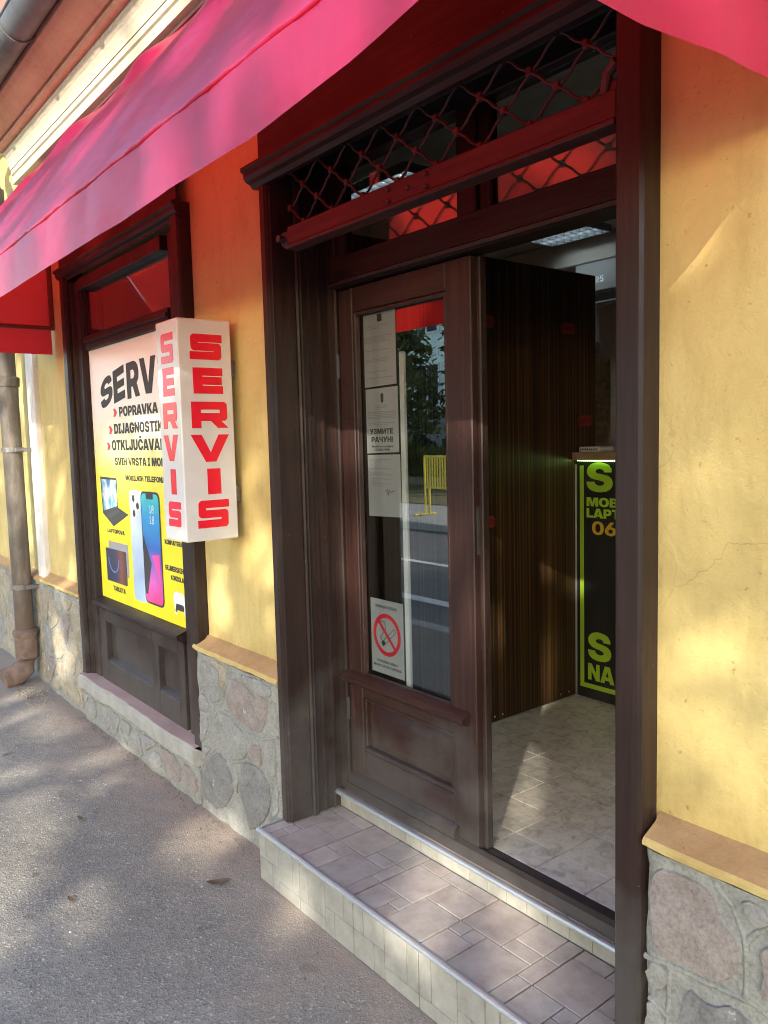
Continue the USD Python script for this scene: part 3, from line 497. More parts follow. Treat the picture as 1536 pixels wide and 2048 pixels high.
cor = lambda x0, x1, z, d=0: prof_x([(1.376, z), (1.355 - d, z), (1.345 - d, z + .012), (1.33 - d, z + .018), (1.322 - d, z + .03), (1.322 - d, z + .042), (1.312 - d, z + .048), (1.312 - d, z + .06), (1.34 - d, z + .068), (1.376, z + .07)], x0, x1)
obj('cornice', cor(-4.49, -2.957, 2.375, -.026), M['wood_h'], win)
obj('fascia_board', bx(-4.475, -2.972, 1.365, 1.378, 2.447, 2.93), M['wood_h'], win)
obj('glass_pane', bx(-4.245, -3.195, 1.428, 1.432, 2.07, 2.30, .0005), M['glass'], win)
obj('inner_frame', [bx(-4.245, -4.20, 1.436, 1.46, 2.07, 2.30), bx(-4.12, -4.10, 1.436, 1.46, 2.07, 2.30)], M['wood_v'], win)
obj('sill_board', prof_x([(1.455, .645), (1.395, .645), (1.385, .655), (1.372, .660), (1.366, .668), (1.366, .680), (1.375, .685), (1.42, .70), (1.455, .70)], -4.26, -3.18), M['wood_h'], win)
for x0, x1 in ((-4.248, -4.165), (-3.545, -3.475), (-3.25, -3.192)): obj('panel_stile', bx(x0, x1, 1.40, 1.455, .252, .643), M['wood_v'], win)
for x0, x1 in ((-4.163, -3.547), (-3.473, -3.252)):
    obj('panel_rail', bx(x0, x1, 1.40, 1.455, .585, .643), M['wood_h'], win)
    obj('panel_rail', bx(x0, x1, 1.40, 1.455, .252, .365), M['wood_h'], win)
    obj('panel_bead', [prof_x([(1.432, .365), (1.402, .365), (1.402, .370), (1.428, .386), (1.432, .386)], x0, x1), prof_x([(1.432, .585), (1.402, .585), (1.402, .580), (1.428, .570), (1.432, .570)][::-1], x0, x1)], M['wood_h'], win)
    obj('panel', bx(x0, x1, 1.428, 1.45, .366, .584), M['wood_h'], win)
cs = thing('window_ledge', 'low concrete ledge with reddish top beneath the shop window', 'ledge', (-3.7, 1.36, .2))
xs = np.linspace(-4.44, -2.99, 80); w = (meshkit.fbm(np.stack([xs * 9, xs * 0, xs * 0], -1), 3, 2) - .5) * .014
pr = [(1.47, .165), (1.345, .168), (1.330, .178), (1.328, .238), (1.338, .248)]
P = np.stack([np.stack([xs, a + w, b + w * (.6 if b < .2 else .25)], -1) for a, b in pr], 1)
obj('slab', [grid(P), trimesh.Trimesh(P[-1], [[0, i, i + 1] for i in range(1, 4)], process=False)], M['concrete'], cs, smooth=40)
P = np.stack([np.stack([xs, a + w, b + w * .25], -1) for a, b in [(1.338, .248), (1.345, .251), (1.46, .256)]], 1)
obj('top_coat', grid(P), M['sill_top'], cs, smooth=40)

# poster on the window
yp = 1.424
M['poster'] = mat('poster_print_gradient', {'g': ('geometry', {}), 's': ('separate_xyz', {}), 'm': ('map_range', {'from_min': 1.20, 'from_max': 1.70, 'clamp': True}),
    'r': ('rgb_ramp', {'ramp': [(0, (.78, .68, .01)), (.35, (.80, .74, .10)), (.75, (.80, .79, .60)), (1, (.80, .80, .78))]}), 'p': ('principled_bsdf', {'roughness': .3, 'specular_ior_level': .45})},
    [('g.position', 's.vector'), ('s.z', 'm.value'), ('m.result', 'r.fac'), ('r.color', 'p.base_color')])
def zgrad(name, a, b, z0, z1, ax='z', rough=.3):
    return mat(name, {'g': ('geometry', {}), 's': ('separate_xyz', {}), 'm': ('map_range', {'from_min': z0, 'from_max': z1, 'clamp': True}), 'r': ('rgb_ramp', {'ramp': a if b is None else [(0, a), (1, b)]}), 'p': ('principled_bsdf', {'roughness': rough})},
        [('g.position', 's.vector'), (f's.{ax}', 'm.value'), ('m.result', 'r.fac'), ('r.color', 'p.base_color')])
po = thing('window_poster', 'yellow and white repair service poster filling the shop window', 'poster', (-3.7, yp, .70))
obj('sheet', F(sbox(-4.244, .702, -3.196, 1.993), yp, .002), M['poster'], po)
y1 = yp - .002
def letters_arc(s, xs, h):
    out = []
    for ch, (xa, xb, za, zb, sk) in zip(s, xs):
        t = text(ch, 1.0); b = t.bounds
        t = affinity.affine_transform(t, [(xb - xa) / (b[2] - b[0]), 0, sk, (zb - za) / (b[3] - b[1]), xa - b[0] * (xb - xa) / (b[2] - b[0]), za - b[1] * (zb - za) / (b[3] - b[1])])
        out.append(t)
    return unary_union(out)
big = letters_arc('SERVIS', [(-4.10, -3.93, 1.675, 1.815, .06), (-3.915, -3.765, 1.705, 1.862, .03), (-3.735, -3.58, 1.718, 1.885, .01), (-3.57, -3.385, 1.73, 1.892, 0), (-3.365, -3.325, 1.725, 1.885, -.01), (-3.31, -3.205, 1.70, 1.87, -.02)], .16)
obj('headline', F(big, y1, .001), M['ink'], po)
tx = [fit('POPRAVKA', -3.855, -3.385, 1.640, .047), fit('DIJAGNOSTIKA', -3.935, -3.275, 1.558, .049), fit('OTKLJUČAVANJE', -3.98, -3.215, 1.476, .051),
      fit('SVIH VRSTA I MODELA', -3.95, -3.21, 1.403, .038, 900), fit('MOBILNIH TELEFONA', -3.82, -3.345, 1.330, .026, 900),
      fit('LAPTOPOVA', -4.113, -3.872, 1.055, .021, 900), fit('TABLETA', -4.073, -3.904, .755, .024, 900), fit('KOMPJUTERA', -3.383, -3.2, 1.057, .021, 900),
      fit('GEJMERSKIH', -3.393, -3.2, .939, .024, 900), fit('KONZOLA', -3.336, -3.2, .900, .022, 900)]
for t_ in tx: obj('lettering', F(t_, y1, .001), M['ink'], po)
for x, z in ((-3.937, 1.662), (-4.01, 1.578), (-4.05, 1.497)):
    ar = Polygon([(x, z - .02), (x + .028, z - .02), (x + .052, z), (x + .028, z + .02), (x, z + .02), (x + .016, z)])
    obj('arrow', F(ar, y1, .001), M['red_ink'], po)
lp = obj('laptop_print', F(Polygon([(-4.178, 1.342), (-4.166, 1.15), (-4.02, 1.09), (-3.803, 1.162), (-3.944, 1.192), (-3.941, 1.338)]), y1, .001), M['ink'], po)
M['screen'] = mat('print_mountain_lake', {'g': ('geometry', {}), 'm': ('mapping', {'scale': (14, 1, 9)}), 'n': ('noise_texture', {'scale': 1.3, 'detail': 5}), 'r': ('rgb_ramp', {'ramp': [(.3, (.03, .07, .12)), (.45, (.10, .25, .45)), (.55, (.45, .55, .62)), (.7, (.5, .42, .35))]}), 'p': ('principled_bsdf', {'roughness': .3})},
    [('g.position', 'm.vector'), ('m.vector', 'n.vector'), ('n.fac', 'r.fac'), ('r.color', 'p.base_color')])
obj('laptop_screen_print', F(Polygon([(-4.162, 1.330), (-4.15, 1.165), (-3.952, 1.198), (-3.949, 1.328)]), y1 - .001, .001), M['screen'], po)
obj('keyboard_print', F(Polygon([(-4.11, 1.145), (-3.955, 1.180), (-3.90, 1.168), (-4.05, 1.130)]), y1 - .001, .001), M['plastic_dark'], po)
M['phone_back'] = zgrad('print_phone_back', (.30, .42, .60), (.50, .60, .74), .76, 1.28)
obj('phone_print', F(rrect(-3.782, .748, -3.62, 1.286, .03), y1, .001), M['phone_back'], po, label='pale blue phone back with three lenses')
for x, z in ((-3.728, 1.246), (-3.679, 1.212), (-3.728, 1.174)):
    obj('lens_print', F(Point(x, z).buffer(.024), y1 - .001, .001), M['win_white'], po); obj('lens_print', F(Point(x, z).buffer(.0175), y1 - .002, .001), M['ink'], po)
obj('phone_print', F(rrect(-3.638, .755, -3.417, 1.285, .035), y1 - .0012, .001), M['ink'], po, label='black edged phone front with colourful screen')
M['pscreen'] = zgrad('print_phone_screen', [(0, (.72, .06, .26)), (.3, (.20, .08, .35)), (.5, (.02, .10, .40)), (.8, (.02, .30, .60)), (1, (.05, .50, .50))], None, .78, 1.27)
obj('phone_screen_print', F(rrect(-3.628, .765, -3.427, 1.275, .03).difference(rrect(-3.57, 1.25, -3.485, 1.29, .01)), y1 - .0024, .001), M['pscreen'], po)
obj('screen_shade_print', F(Polygon([(-3.627, 1.08), (-3.54, .95), (-3.60, .80), (-3.627, .80)]), y1 - .0036, .0008), M['ink'], po)
obj('screen_shade_print', F(Polygon([(-3.44, .86), (-3.44, 1.0), (-3.53, .99)]), y1 - .0036, .0008), zgrad('print_pink', (.75, .08, .3), (.55, .05, .3), .8, 1.0), po)
obj('clock_print', F(unary_union([fit('18', -3.535, -3.485, 1.186, .036, 300), fit('18', -3.535, -3.485, 1.137, .036, 300)]), y1 - .0036, .0008), M['win_white'], po)
obj('tablet_print', F(rrect(-4.105, .845, -3.838, 1.010, .008), y1, .001), flat('print_grey', (.30, .31, .33), .3), po, label='grey tablet back')
obj('tablet_print', F(rrect(-4.15, .80, -3.867, .972, .008), y1 - .001, .001), zgrad('print_tablet_screen', [(0, (.01, .012, .03)), (.5, (.02, .02, .05)), (.75, (.16, .05, .03)), (1, (.03, .02, .02))], None, -4.15, -3.867, 'x'), po, label='dark tablet screen with a blue ring')
obj('ring_print', F(Point(-4.04, .925).buffer(.075).difference(Point(-4.04, .925).buffer(.070)).intersection(sbox(-4.14, .81, -3.9, .925)), y1 - .002, .001), flat('print_blue', (.15, .28, .70), .3), po)
ctl = unary_union([rrect(-3.318, .78, -3.2, .852, .028), Polygon([(-3.312, .80), (-3.305, .752), (-3.29, .745), (-3.27, .79)]), Polygon([(-3.215, .80), (-3.205, .75), (-3.198, .75), (-3.198, .80)])])
obj('controller_print', F(ctl, y1, .001), M['win_white'], po); obj('controller_grip_print', F(unary_union([rrect(-3.285, .772, -3.21, .80, .012), Polygon([(-3.30, .765), (-3.288, .80), (-3.275, .795), (-3.285, .76)])]), y1 - .001, .001), M['ink'], po)

# ------------------------------------------------------------------ doorway
dw = thing('doorway', 'tall dark brown wooden shop doorway with moulded lining, cornice and transom windows', 'doorway', (-1.65, 1.40, .18))
obj('jamb', prof_z(P_([(-2.335, 1.455), (-2.335, 1.366), (-2.329, 1.358), (-2.302, 1.358), (-2.300, 1.364), (-2.296, 1.365), (-2.294, 1.372), (-2.288, 1.374), (-2.288, 1.455)]), .184, 2.392), M['wood_v'], dw)
obj('jamb', prof_z(P_([(-.905, 1.455), (-.905, 1.366), (-.911, 1.358), (-.961, 1.358), (-.967, 1.364), (-.967, 1.455)]), .184, 2.392), M['wood_v'], dw)
# left lining: faces +x, with stepped mouldings in y
lin = [(-2.332, 1.457)]; 
for ya, xa in [(1.457, -2.283), (1.462, -2.276), (1.468, -2.285), (1.474, -2.276), (1.482, -2.290), (1.508, -2.290), (1.510, -2.283), (1.516, -2.283), (1.518, -2.290), (1.546, -2.290), (1.548, -2.280), (1.556, -2.280), (1.558, -2.288), (1.586, -2.288), (1.588, -2.264), (1.596, -2.262), (1.60, -2.255), (1.652, -2.255)]: lin.append((xa, ya))
lin.append((-2.332, 1.652))
lo = lambda z0, z1: prof_z(P_(lin), z0, z1)
obj('lining', lo(.185, 2.43), M['wood_v'], dw, label='moulded left lining')
obj('lining', prof_z([(-.967, 1.457), (-.905, 1.457), (-.905, 1.652), (-.967, 1.652)], .185, 2.43), M['wood_v'], dw)
for i in range(3):
    y0 = 1.457 + i * .048
    obj('soffit_board', prof_x([(y0, 2.432), (y0 + .003, 2.428), (y0 + .041, 2.428), (y0 + .044, 2.432), (y0 + .044, 2.447), (y0, 2.447)], -2.285, -.97), M['wood_h'], dw)
obj('cornice', cor(-2.37, -.875, 2.326, -.004), M['wood_h'], dw)
obj('fascia_board', bx(-2.335, -.905, 1.362, 1.378, 2.395, 2.93), M['wood_h'], dw)
obj('fascia_lath', bx(-2.335, -.905, 1.350, 1.361, 2.395, 2.408), M['wood_h'], dw)
obj('transom_bar', [bx(-2.253, -.97, 1.575, 1.655, 2.007, 2.105), prof_x([(1.575, 2.007), (1.562, 2.010), (1.560, 2.020), (1.575, 2.028)][::-1], -2.253, -.97)], M['wood_redh'], dw)
obj('transom_head', bx(-2.253, -.97, 1.59, 1.65, 2.395, 2.43), M['wood_h'], dw)
obj('mullion', bx(-1.645, -1.572, 1.585, 1.655, 2.105, 2.395), M['wood_red'], dw)
for a, b in ((-2.215, -1.646), (-1.545, -.99)):
    obj('transom_pane', bx(a, b, 1.618, 1.622, 2.106, 2.394, .0005), M['glass'], dw)
    obj('transom_bead', [bx(a, a + .012, 1.600, 1.617, 2.106, 2.394), bx(b - .012, b, 1.600, 1.617, 2.106, 2.394)], M['wood_v'], dw)
obj('transom_stile', [bx(-2.253, -2.216, 1.60, 1.65, 2.106, 2.394), bx(-1.571, -1.546, 1.60, 1.65, 2.106, 2.394)], M['wood_v'], dw)
obj('threshold', [prof_x([(1.655, .240), (1.578, .240), (1.572, .262), (1.580, .282), (1.600, .286), (1.606, .270), (1.655, .270)][::-1], -2.253, -.97)], M['wood_h'], dw)

gr = thing('door_grille', 'red brown iron lattice with riveted bar across the top of the doorway', 'grille', (-1.6, 1.41, 2.11))
bar = obj('crossbar', [bx(-2.19, -.972, 1.372, 1.41, 2.112, 2.170, .004), bx(-2.19, -.972, 1.362, 1.414, 2.100, 2.111, .003)], M['iron_bar'], gr)
obj('end_bracket', [bx(-2.245, -2.19, 1.38, 1.412, 2.118, 2.165, .012), tube([(-2.225, 1.36, 2.14), (-2.225, 1.40, 2.14)], .012)], M['plastic_dark'], gr)
obj('end_bracket', [tube([(-1.02, 1.40, 2.17), (-1.005, 1.39, 2.21), (-.98, 1.385, 2.225)], .011), bx(-1.03, -.975, 1.395, 1.415, 2.172, 2.20, .01)], M['iron'], gr)
for x, z in ((-1.68, 2.125), (-1.68, 2.155), (-1.60, 2.14), (-1.53, 2.125), (-1.53, 2.155)):
    obj('rivet', tube([(x, 1.372, z), (x, 1.367, z), (x, 1.364, z)], [.006, .006, .003], 10), M['iron'], gr, smooth=50)
# lattice: scissor bars crossing at rosettes
px0, pitch, dz, ztop, zb = -2.237, .1545, .057, 2.415, 2.168
k0 = 0
def wavy(p, q):
    t = np.linspace(0, 1, 9)[:, None]; s = np.array(p) * (1 - t) + np.array(q) * t
    return s
slope = dz / (pitch / 2)
for sgn in (1, -1):
    for k in range(-4, 13):
        # line through node (px0+k*pitch, 2.359)
        xa = px0 + k * pitch; pts = []
        for z in np.linspace(zb, ztop, 14):
            x = xa + sgn * (z - 2.359) / slope
            ph = (z - 2.359) / dz * math.pi
            pts.append((x + sgn * .007 * math.sin(2 * ph / 1.0) * .6, 1.42 + .004 * sgn, z + .0))
        pts = [p for p in pts if -2.262 < p[0] < -.975]
        if len(pts) >= 3: obj('lattice_bar', tube(pts, .0038, 6), M['iron'], gr, smooth=60)
nodes = [(px0 + k * pitch + (0 if r_ % 2 == 0 else pitch / 2), 2.359 - r_ * dz) for r_ in range(4) for k in range(-1, 9)]
for x, z in nodes:
    if -2.255 < x < -.98 and z > 2.18: obj('rosette', bx(x - .0075, x + .0075, 1.411, 1.429, z - .010, z + .010, .003), M['iron'], gr)

# the left door leaf
lf = thing('door_leaf', 'closed dark brown glazed door leaf with panelled bottom', 'door', (-1.93, 1.62, .27))
yf, yb = 1.603, 1.648
obj('stile', bx(-2.248, -2.172, yf, yb, .272, 2.003), M['wood_red'], lf); obj('stile', bx(-1.718, -1.614, yf, yb, .272, 2.003), M['wood_red'], lf)
obj('top_rail', bx(-2.171, -1.719, yf + .001, yb, 1.922, 2.003), M['wood_redh'], lf)
obj('mid_rail', bx(-2.171, -1.719, yf + .001, yb, .606, .676), M['wood_redh'], lf)
obj('bottom_rail', bx(-2.171, -1.719, yf + .001, yb, .272, .412), M['wood_redh'], lf)
obj('ledge', prof_x([(1.602, .648), (1.585, .650), (1.572, .660), (1.570, .672), (1.578, .678), (1.602, .690)][::-1], -2.253, -1.64), M['wood_redh'], lf)
obj('weather_board', prof_x([(1.602, .274), (1.588, .276), (1.582, .29), (1.592, .312), (1.602, .322)][::-1], -2.246, -1.70), M['wood_h'], lf)
obj('panel', bx(-2.171, -1.719, 1.626, 1.64, .413, .605), M['wood_redh'], lf)
rp = np.array([(-2.145, .43, 1.626), (-1.745, .43, 1.626), (-1.745, .59, 1.626), (-2.145, .59, 1.626), (-2.085, .465, 1.612), (-1.805, .465, 1.612), (-1.805, .555, 1.612), (-2.085, .555, 1.612)])[:, [0, 2, 1]]
obj('raised_field', trimesh.Trimesh(rp, [[0, 1, 5], [0, 5, 4], [1, 2, 6], [1, 6, 5], [2, 3, 7], [2, 7, 6], [3, 0, 4], [3, 4, 7], [4, 5, 6], [4, 6, 7]], process=False), M['wood_redh'], lf)
obj('panel_bead', [bx(-2.171, -1.719, 1.608, 1.626, .592, .604, .004), bx(-2.171, -1.719, 1.604, 1.626, .413, .428, .004), bx(-2.171, -2.158, 1.608, 1.626, .429, .591, .004), bx(-1.732, -1.719, 1.608, 1.626, .429, .591, .004)], M['wood_redh'], lf)
obj('glass_pane', bx(-2.172, -1.718, 1.628, 1.632, .677, 1.921, .0005), M['glass'], lf)
obj('glazing_bead', [bx(-2.171, -2.159, 1.606, 1.627, .678, 1.920, .004), bx(-1.729, -1.719, 1.606, 1.627, .678, 1.920, .003), bx(-2.158, -1.73, 1.606, 1.627, .678, .692, .005), bx(-2.158, -1.73, 1.606, 1.627, 1.909, 1.920, .004)], M['wood_red'], lf)
for z in (.55, 1.75): obj('hinge', tube([(-2.250, 1.598, z - .04), (-2.250, 1.598, z + .04)], .006, 8), M['plastic_dark'], lf)
obj('latch_plate', bx(-1.6135, -1.612, 1.615, 1.635, 1.16, 1.30, .0005), M['plastic_dark'], lf)
obj('edge_strip', bx(-1.6135, -1.598, 1.625, 1.652, .275, 2.0, .003), M['wood_v'], lf)

# papers behind the glass
yq = 1.640
def sheet(label, x0, x1, z0, z1, rows=(), extra=None, dx=0.0):
    p = thing('notice_sheet', label, 'paper', ((x0 + x1) / 2, yq, z0))
    obj('paper', F(Polygon([(x0, z0), (x1, z0 + .004), (x1 + dx, z1), (x0 + dx, z1 - .002)]), yq, .0012), M['paper'], p)
    rs = [sbox(a, z, b, z + t) for a, b, z, t in rows]
    if rs: obj('fine_print', F(unary_union(rs), yq - .0012, .0006), M['grey_ink'], p)
    if extra is not None: obj('bold_print', F(extra, yq - .0012, .0006), M['ink'], p)
def para(x0, x1, zs, ragged=.05, seed=1):
    g = random.Random(seed); return [(x0, x1 - g.random() * ragged, z, .0022) for z in zs]
sheet('topmost white notice sheet with small stamp taped inside the door glass', -2.157, -1.990, 1.672, 1.912,
      para(-2.148, -2.03, [1.868, 1.861]) + para(-2.148, -2.0, [1.835, 1.829, 1.823, 1.817, 1.79, 1.76, 1.754, 1.72, 1.70]), sbox(-2.082, 1.882, -2.058, 1.906))
emb = unary_union([Point(-2.066, 1.642).buffer(.008), sbox(-2.073, 1.624, -2.059, 1.642), Polygon([(-2.073, 1.624), (-2.066, 1.616), (-2.059, 1.624)])])
sheet('middle notice sheet headed by a small crest, with large bold print below', -2.154, -1.985, 1.452, 1.668,
      para(-2.1, -2.03, [1.607, 1.602], .02) + para(-2.146, -1.99, [1.588, 1.583, 1.577, 1.572, 1.567, 1.552], .02, 4) + [(-2.146, -2.04, 1.546, .002)],
      unary_union([emb, fit('УЗМИТЕ', -2.135, -2.012, 1.516, .018, 800, 60), fit('РАЧУН!', -2.128, -2.014, 1.489, .018, 800, 60), fit('Жалбе на телефон', -2.128, -2.014, 1.472, .007, 600, 40), fit('011/361-9900', -2.108, -2.032, 1.461, .007, 700, 40)]))
sheet('lowest notice sheet with thin print and a scribbled signature', -2.152, -1.980, 1.240, 1.449,
      para(-2.14, -2.02, [1.43, 1.425, 1.40, 1.386, 1.38, 1.366, 1.355, 1.35, 1.343], .06, 8),
      LineString([(-2.06, 1.325), (-2.05, 1.335), (-2.046, 1.312), (-2.04, 1.33), (-2.03, 1.322), (-2.02, 1.33), (-2.01, 1.328)]).buffer(.0009))
ns = thing('no_smoking_sign', 'white no smoking notice with red circle behind the bottom of the door glass', 'sign', (-2.073, yq, .70))
obj('card', F(sbox(-2.158, .700, -1.984, .957), yq, .0015), M['paper'], ns)
cx, cz = -2.071, .838; R1 = Point(cx, cz).buffer(.073, quad_segs=16); R0 = Point(cx, cz).buffer(.059, quad_segs=16)
slash = LineString([(cx - .05, cz + .05), (cx + .05, cz - .05)]).buffer(.0055, cap_style=2).intersection(R1)
cig = affinity.rotate(sbox(cx - .045, cz - .008, cx + .045, cz + .008), 40, origin=(cx, cz)); cig = affinity.translate(cig, .008, -.008)
obj('cigarette', F(unary_union([cig.difference(cig.buffer(-.0018)), affinity.translate(affinity.rotate(sbox(cx - .045, cz - .008, cx - .027, cz + .008), 40, origin=(cx, cz)), .008, -.008),
    LineString([(cx - .02, cz - .03), (cx - .036, cz - .012), (cx - .02, cz + .006), (cx - .006, cz + .02), (cx - .012, cz + .042), (cx - .03, cz + .045), (cx - .042, cz + .035)]).buffer(.0009)]), yq - .0015, .0006), M['ink'], ns)
obj('prohibition_ring', F(unary_union([R1.difference(R0), slash]), yq - .0022, .0006), M['red_ink'], ns)
for t_ in [fit('ЗАБРАЊЕНО ПУШЕЊЕ', -2.132, -2.016, .928, .010, 500, 48), fit('РЕПУБЛИКА СРБИЈА', -2.128, -2.018, .738, .0085, 500, 48), fit('МИНИСТАРСТВО ЗДРАВЉА', -2.147, -1.998, .722, .0085, 500, 48)]: obj('lettering', F(t_, yq - .0015, .0006), M['ink'], ns)
obj('white_strip', bx(-1.972, -1.951, 1.634, 1.650, .679, 1.775, .004), M['plastic_white'], label='narrow white upright strip standing just inside the door glass', c='strip')

# ------------------------------------------------------------------ steps
st = thing('entrance_steps', 'tiled entrance steps with aluminium nosings in front of the doorway', 'steps', (-1.62, 1.4, 0))
obj('step_body', [bx(-2.338, -.895, 1.272, 1.585, -.02, .172), bx(-2.30, -.965, 1.585, 1.66, -.02, .238)], M['grout'], st)
PAT = [(0, 0, 2, 2), (2, 0, 3, 1), (2, 1, 3, 2), (3, 0, 6, 3), (0, 2, 3, 5), (3, 3, 4, 5), (4, 3, 6, 5), (0, 5, 2, 6), (2, 5, 4, 6), (4, 5, 6, 6)]
def tiles_top(x0, x1, y0, y1, z, rot):
    for a, b, c_, d in PAT:
        if rot: a, b, c_, d = b, a, d, c_
        X0, X1, Y0, Y1 = [q + (x1 - x0) / 6 * w for q, w in ((x0, a), (x0, c_))] + [y0 + (y1 - y0) / 6 * b, y0 + (y1 - y0) / 6 * d]
        g0 = .0014; ex = .0014
        if X0 < -2.334: X0 = -2.334
        if X1 - X0 < .02: continue
        zt = z + rnd.uniform(-.0006, .0006)
        obj('tread_tile', bx(X0 + g0 + (ex if a == 0 else 0), X1 - g0 - (ex if c_ == 6 else 0), Y0 + g0, Y1 - g0, z - .012, zt, .0016), rnd.choice(M['tiles']), st)
for i, (x0, x1) in enumerate(((-2.382, -2.092), (-2.092, -1.802), (-1.802, -1.510), (-1.510, -1.212), (-1.212, -.915))): tiles_top(x0, x1, 1.276, 1.580, .180, i % 2)
for i in range(9):
    x0 = -2.298 + i * .148; obj('tread_tile', bx(x0, min(x0 + .1455, -.968), 1.562, 1.577, .240, .2495, .001), M['tiles'][i % 4], st)
RP = [(0, 0, 2, 2), (2, 0, 3, 2), (0, 2, 1, 4), (1, 2, 3, 4), (3, 0, 6, 1), (3, 1, 5, 4), (5, 1, 6, 4)]
for i, (x0, x1) in enumerate(((-2.337, -2.084), (-2.084, -1.794), (-1.794, -1.504), (-1.504, -1.214), (-1.214, -.90))):
    for a, b, c_, d in RP:
        if i % 2: a, c_ = 6 - c_, 6 - a
        X0, X1 = x0 + (x1 - x0) * a / 6, x0 + (x1 - x0) * c_ / 6
        obj('riser_tile', bx(X0 + .0012 + .001 * (a == 0), X1 - .0012 - .001 * (c_ == 6), 1.266, 1.274, .002 + .166 * b / 4 + .001, .002 + .166 * d / 4 - .0005, .0012), M['risers'][rnd.choice((0, 0, 1, 2, 2))], st)
obj('riser_tile', bx(-2.343, -2.3385, 1.27, 1.36, .003, .168, .001), M['risers'][0], st)
for i in range(18):
    x0 = -2.296 + i * .074; obj('riser_tile', bx(x0 + .001, min(x0 + .0735, -.968), 1.578, 1.586, .182, .237, .001), M['risers'][rnd.choice((0, 0, 1, 2, 2))], st)
nos = lambda y, z: [(y + .013, z - .012), (y + .003, z - .012), (y - .003, z - .009), (y - .005, z - .003), (y - .002, z + .003), (y + .004, z + .005), (y + .013, z + .003)]
obj('nosing_trim', prof_x(P_(nos(1.264, .178)), -2.346, -.90), M['alu'], st, smooth=30)
obj('nosing_trim', prof_x(P_(nos(1.554, .2475)), -2.298, -.968), M['alu'], st, smooth=30)
obj('nosing_trim', bx(-2.346, -2.338, 1.278, 1.37, .168, .1835, .002), M['alu'], st)

# ------------------------------------------------------------------ sign box
sg = thing('projecting_sign', 'white upright lightbox sign with red SERVIS lettering between window and doorway', 'sign', (-2.705, 1.40, 1.152))
sx0, sx1, sy0, sy1, sz0, sz1 = -2.796, -2.615, 1.180, 1.385, 1.152, 1.935
obj('box', bx(sx0, sx1, sy0, sy1, sz0, sz1, .004), M['sign_white'], sg)
for z in (1.28, 1.74): obj('mount', bx(-2.76, -2.65, 1.385, 1.419, z, z + .06), M['galv'], sg)
def Lp(pts, t, js=1): return LineString(pts).buffer(t / 2, cap_style=2, join_style=js, mitre_limit=10)
def glyph(ch, w, h, t):
    s = t * .78
    if ch == 'S': return unary_union([Lp([(w, h - s / 2), (t * .55, h - s / 2), (t * .5, h - s / 2 - .001), (t * .5, h / 2 + .001), (t * .55, h / 2), (w - t * .5, h / 2), (w - t * .5, s / 2), (0, s / 2)], s)])
    if ch == 'E': return unary_union([sbox(0, 0, t, h), sbox(0, h - s, w, h), sbox(0, h / 2 - s / 2, w * .97, h / 2 + s / 2), sbox(0, 0, w, s)])
    if ch == 'R': return unary_union([sbox(0, 0, t, h), Lp([(0, h - s / 2), (w - t * .5, h - s / 2), (w - t * .5, h * .42), (0, h * .42)], s), Polygon([(w * .38, h * .45), (w * .68, h * .45), (w, 0), (w - t * 1.15, 0)])])
    if ch == 'V': return Polygon([(0, h), (t * 1.15, h), (w / 2, t * .95), (w - t * 1.15, h), (w, h), (w / 2 + t * .55, 0), (w / 2 - t * .55, 0)])
    if ch == 'I': return sbox(0, 0, w, h)
RF = [('S', 1.224, 1.349, 1.794, 1.883), ('E', 1.232, 1.346, 1.675, 1.766), ('R', 1.220, 1.362, 1.554, 1.647), ('V', 1.213, 1.362, 1.434, 1.531), ('I', 1.270, 1.322, 1.318, 1.410), ('S', 1.226, 1.350, 1.198, 1.297)]
LF = [('S', -2.757, -2.650, 1.785, 1.890), ('E', -2.752, -2.655, 1.670, 1.770), ('R', -2.762, -2.642, 1.555, 1.647), ('V', -2.768, -2.645, 1.440, 1.533), ('I', -2.722, -2.678, 1.320, 1.411), ('S', -2.757, -2.648, 1.204, 1.294)]
for ch, a, b, c_, d in RF:
    obj('letter', axes(affinity.translate(glyph(ch, b - a, d - c_, .036), a, c_), .0012, (sx1, 0, 0), (0, 1, 0), (0, 0, 1)), M['sign_red'], sg)
for ch, a, b, c_, d in LF:
    obj('letter', axes(affinity.translate(glyph(ch, b - a, d - c_, .034), a, c_), .0012, (0, sy0, 0), (1, 0, 0), (0, 0, 1)), M['sign_red'], sg)

# ------------------------------------------------------------------ awning
aw = thing('awning', 'red fabric awning with front and end valances over window and doorway', 'awning', (-2.7, 1.40, 2.0))
AL, AR, zT, zR, zV, yW, yF = -4.81, -.60, 3.095, 2.158, 2.022, 1.405, .722
nu, nv = 340, 44
U = np.linspace(AL, AR, nu); Vv = np.linspace(0, 1, nv); UU, VV = np.meshgrid(U, Vv, indexing='ij')
per = .85; ph = ((UU + 4.13) / per) % 1.0
sc = np.abs(np.sin(np.pi * ph))
dipp = .022 * sc ** .8 * (1 - VV) ** 2
bul = .055 * np.exp(-(ph - .28 - .35 * VV) ** 2 / .02) * np.exp(-2.2 * VV) * np.minimum(VV * 6, 1) + .02 * np.sin(np.pi * VV)
wr = (meshkit.fbm(np.stack([UU * 2.0 + VV * 1.3, VV * 1.4, UU * 0], -1), 3, 31) - .5) * .05 * np.sin(np.pi * np.clip(VV, 0, 1)) 
n2 = np.array([0, -.81, .59]); ef = np.clip(np.minimum(UU - AL, AR - UU) / .25, 0, 1); bul = bul * ef; wr = wr * ef; dipp = dipp * ef
A = np.stack([UU, yW + (yF - yW) * VV, zT + (zR - zT) * VV - dipp], -1) + (bul + wr)[..., None] * n2
A[:, -1, 1] = yF; 
obj('top_fabric', grid(A), M['red_fabric'], aw, smooth=True)
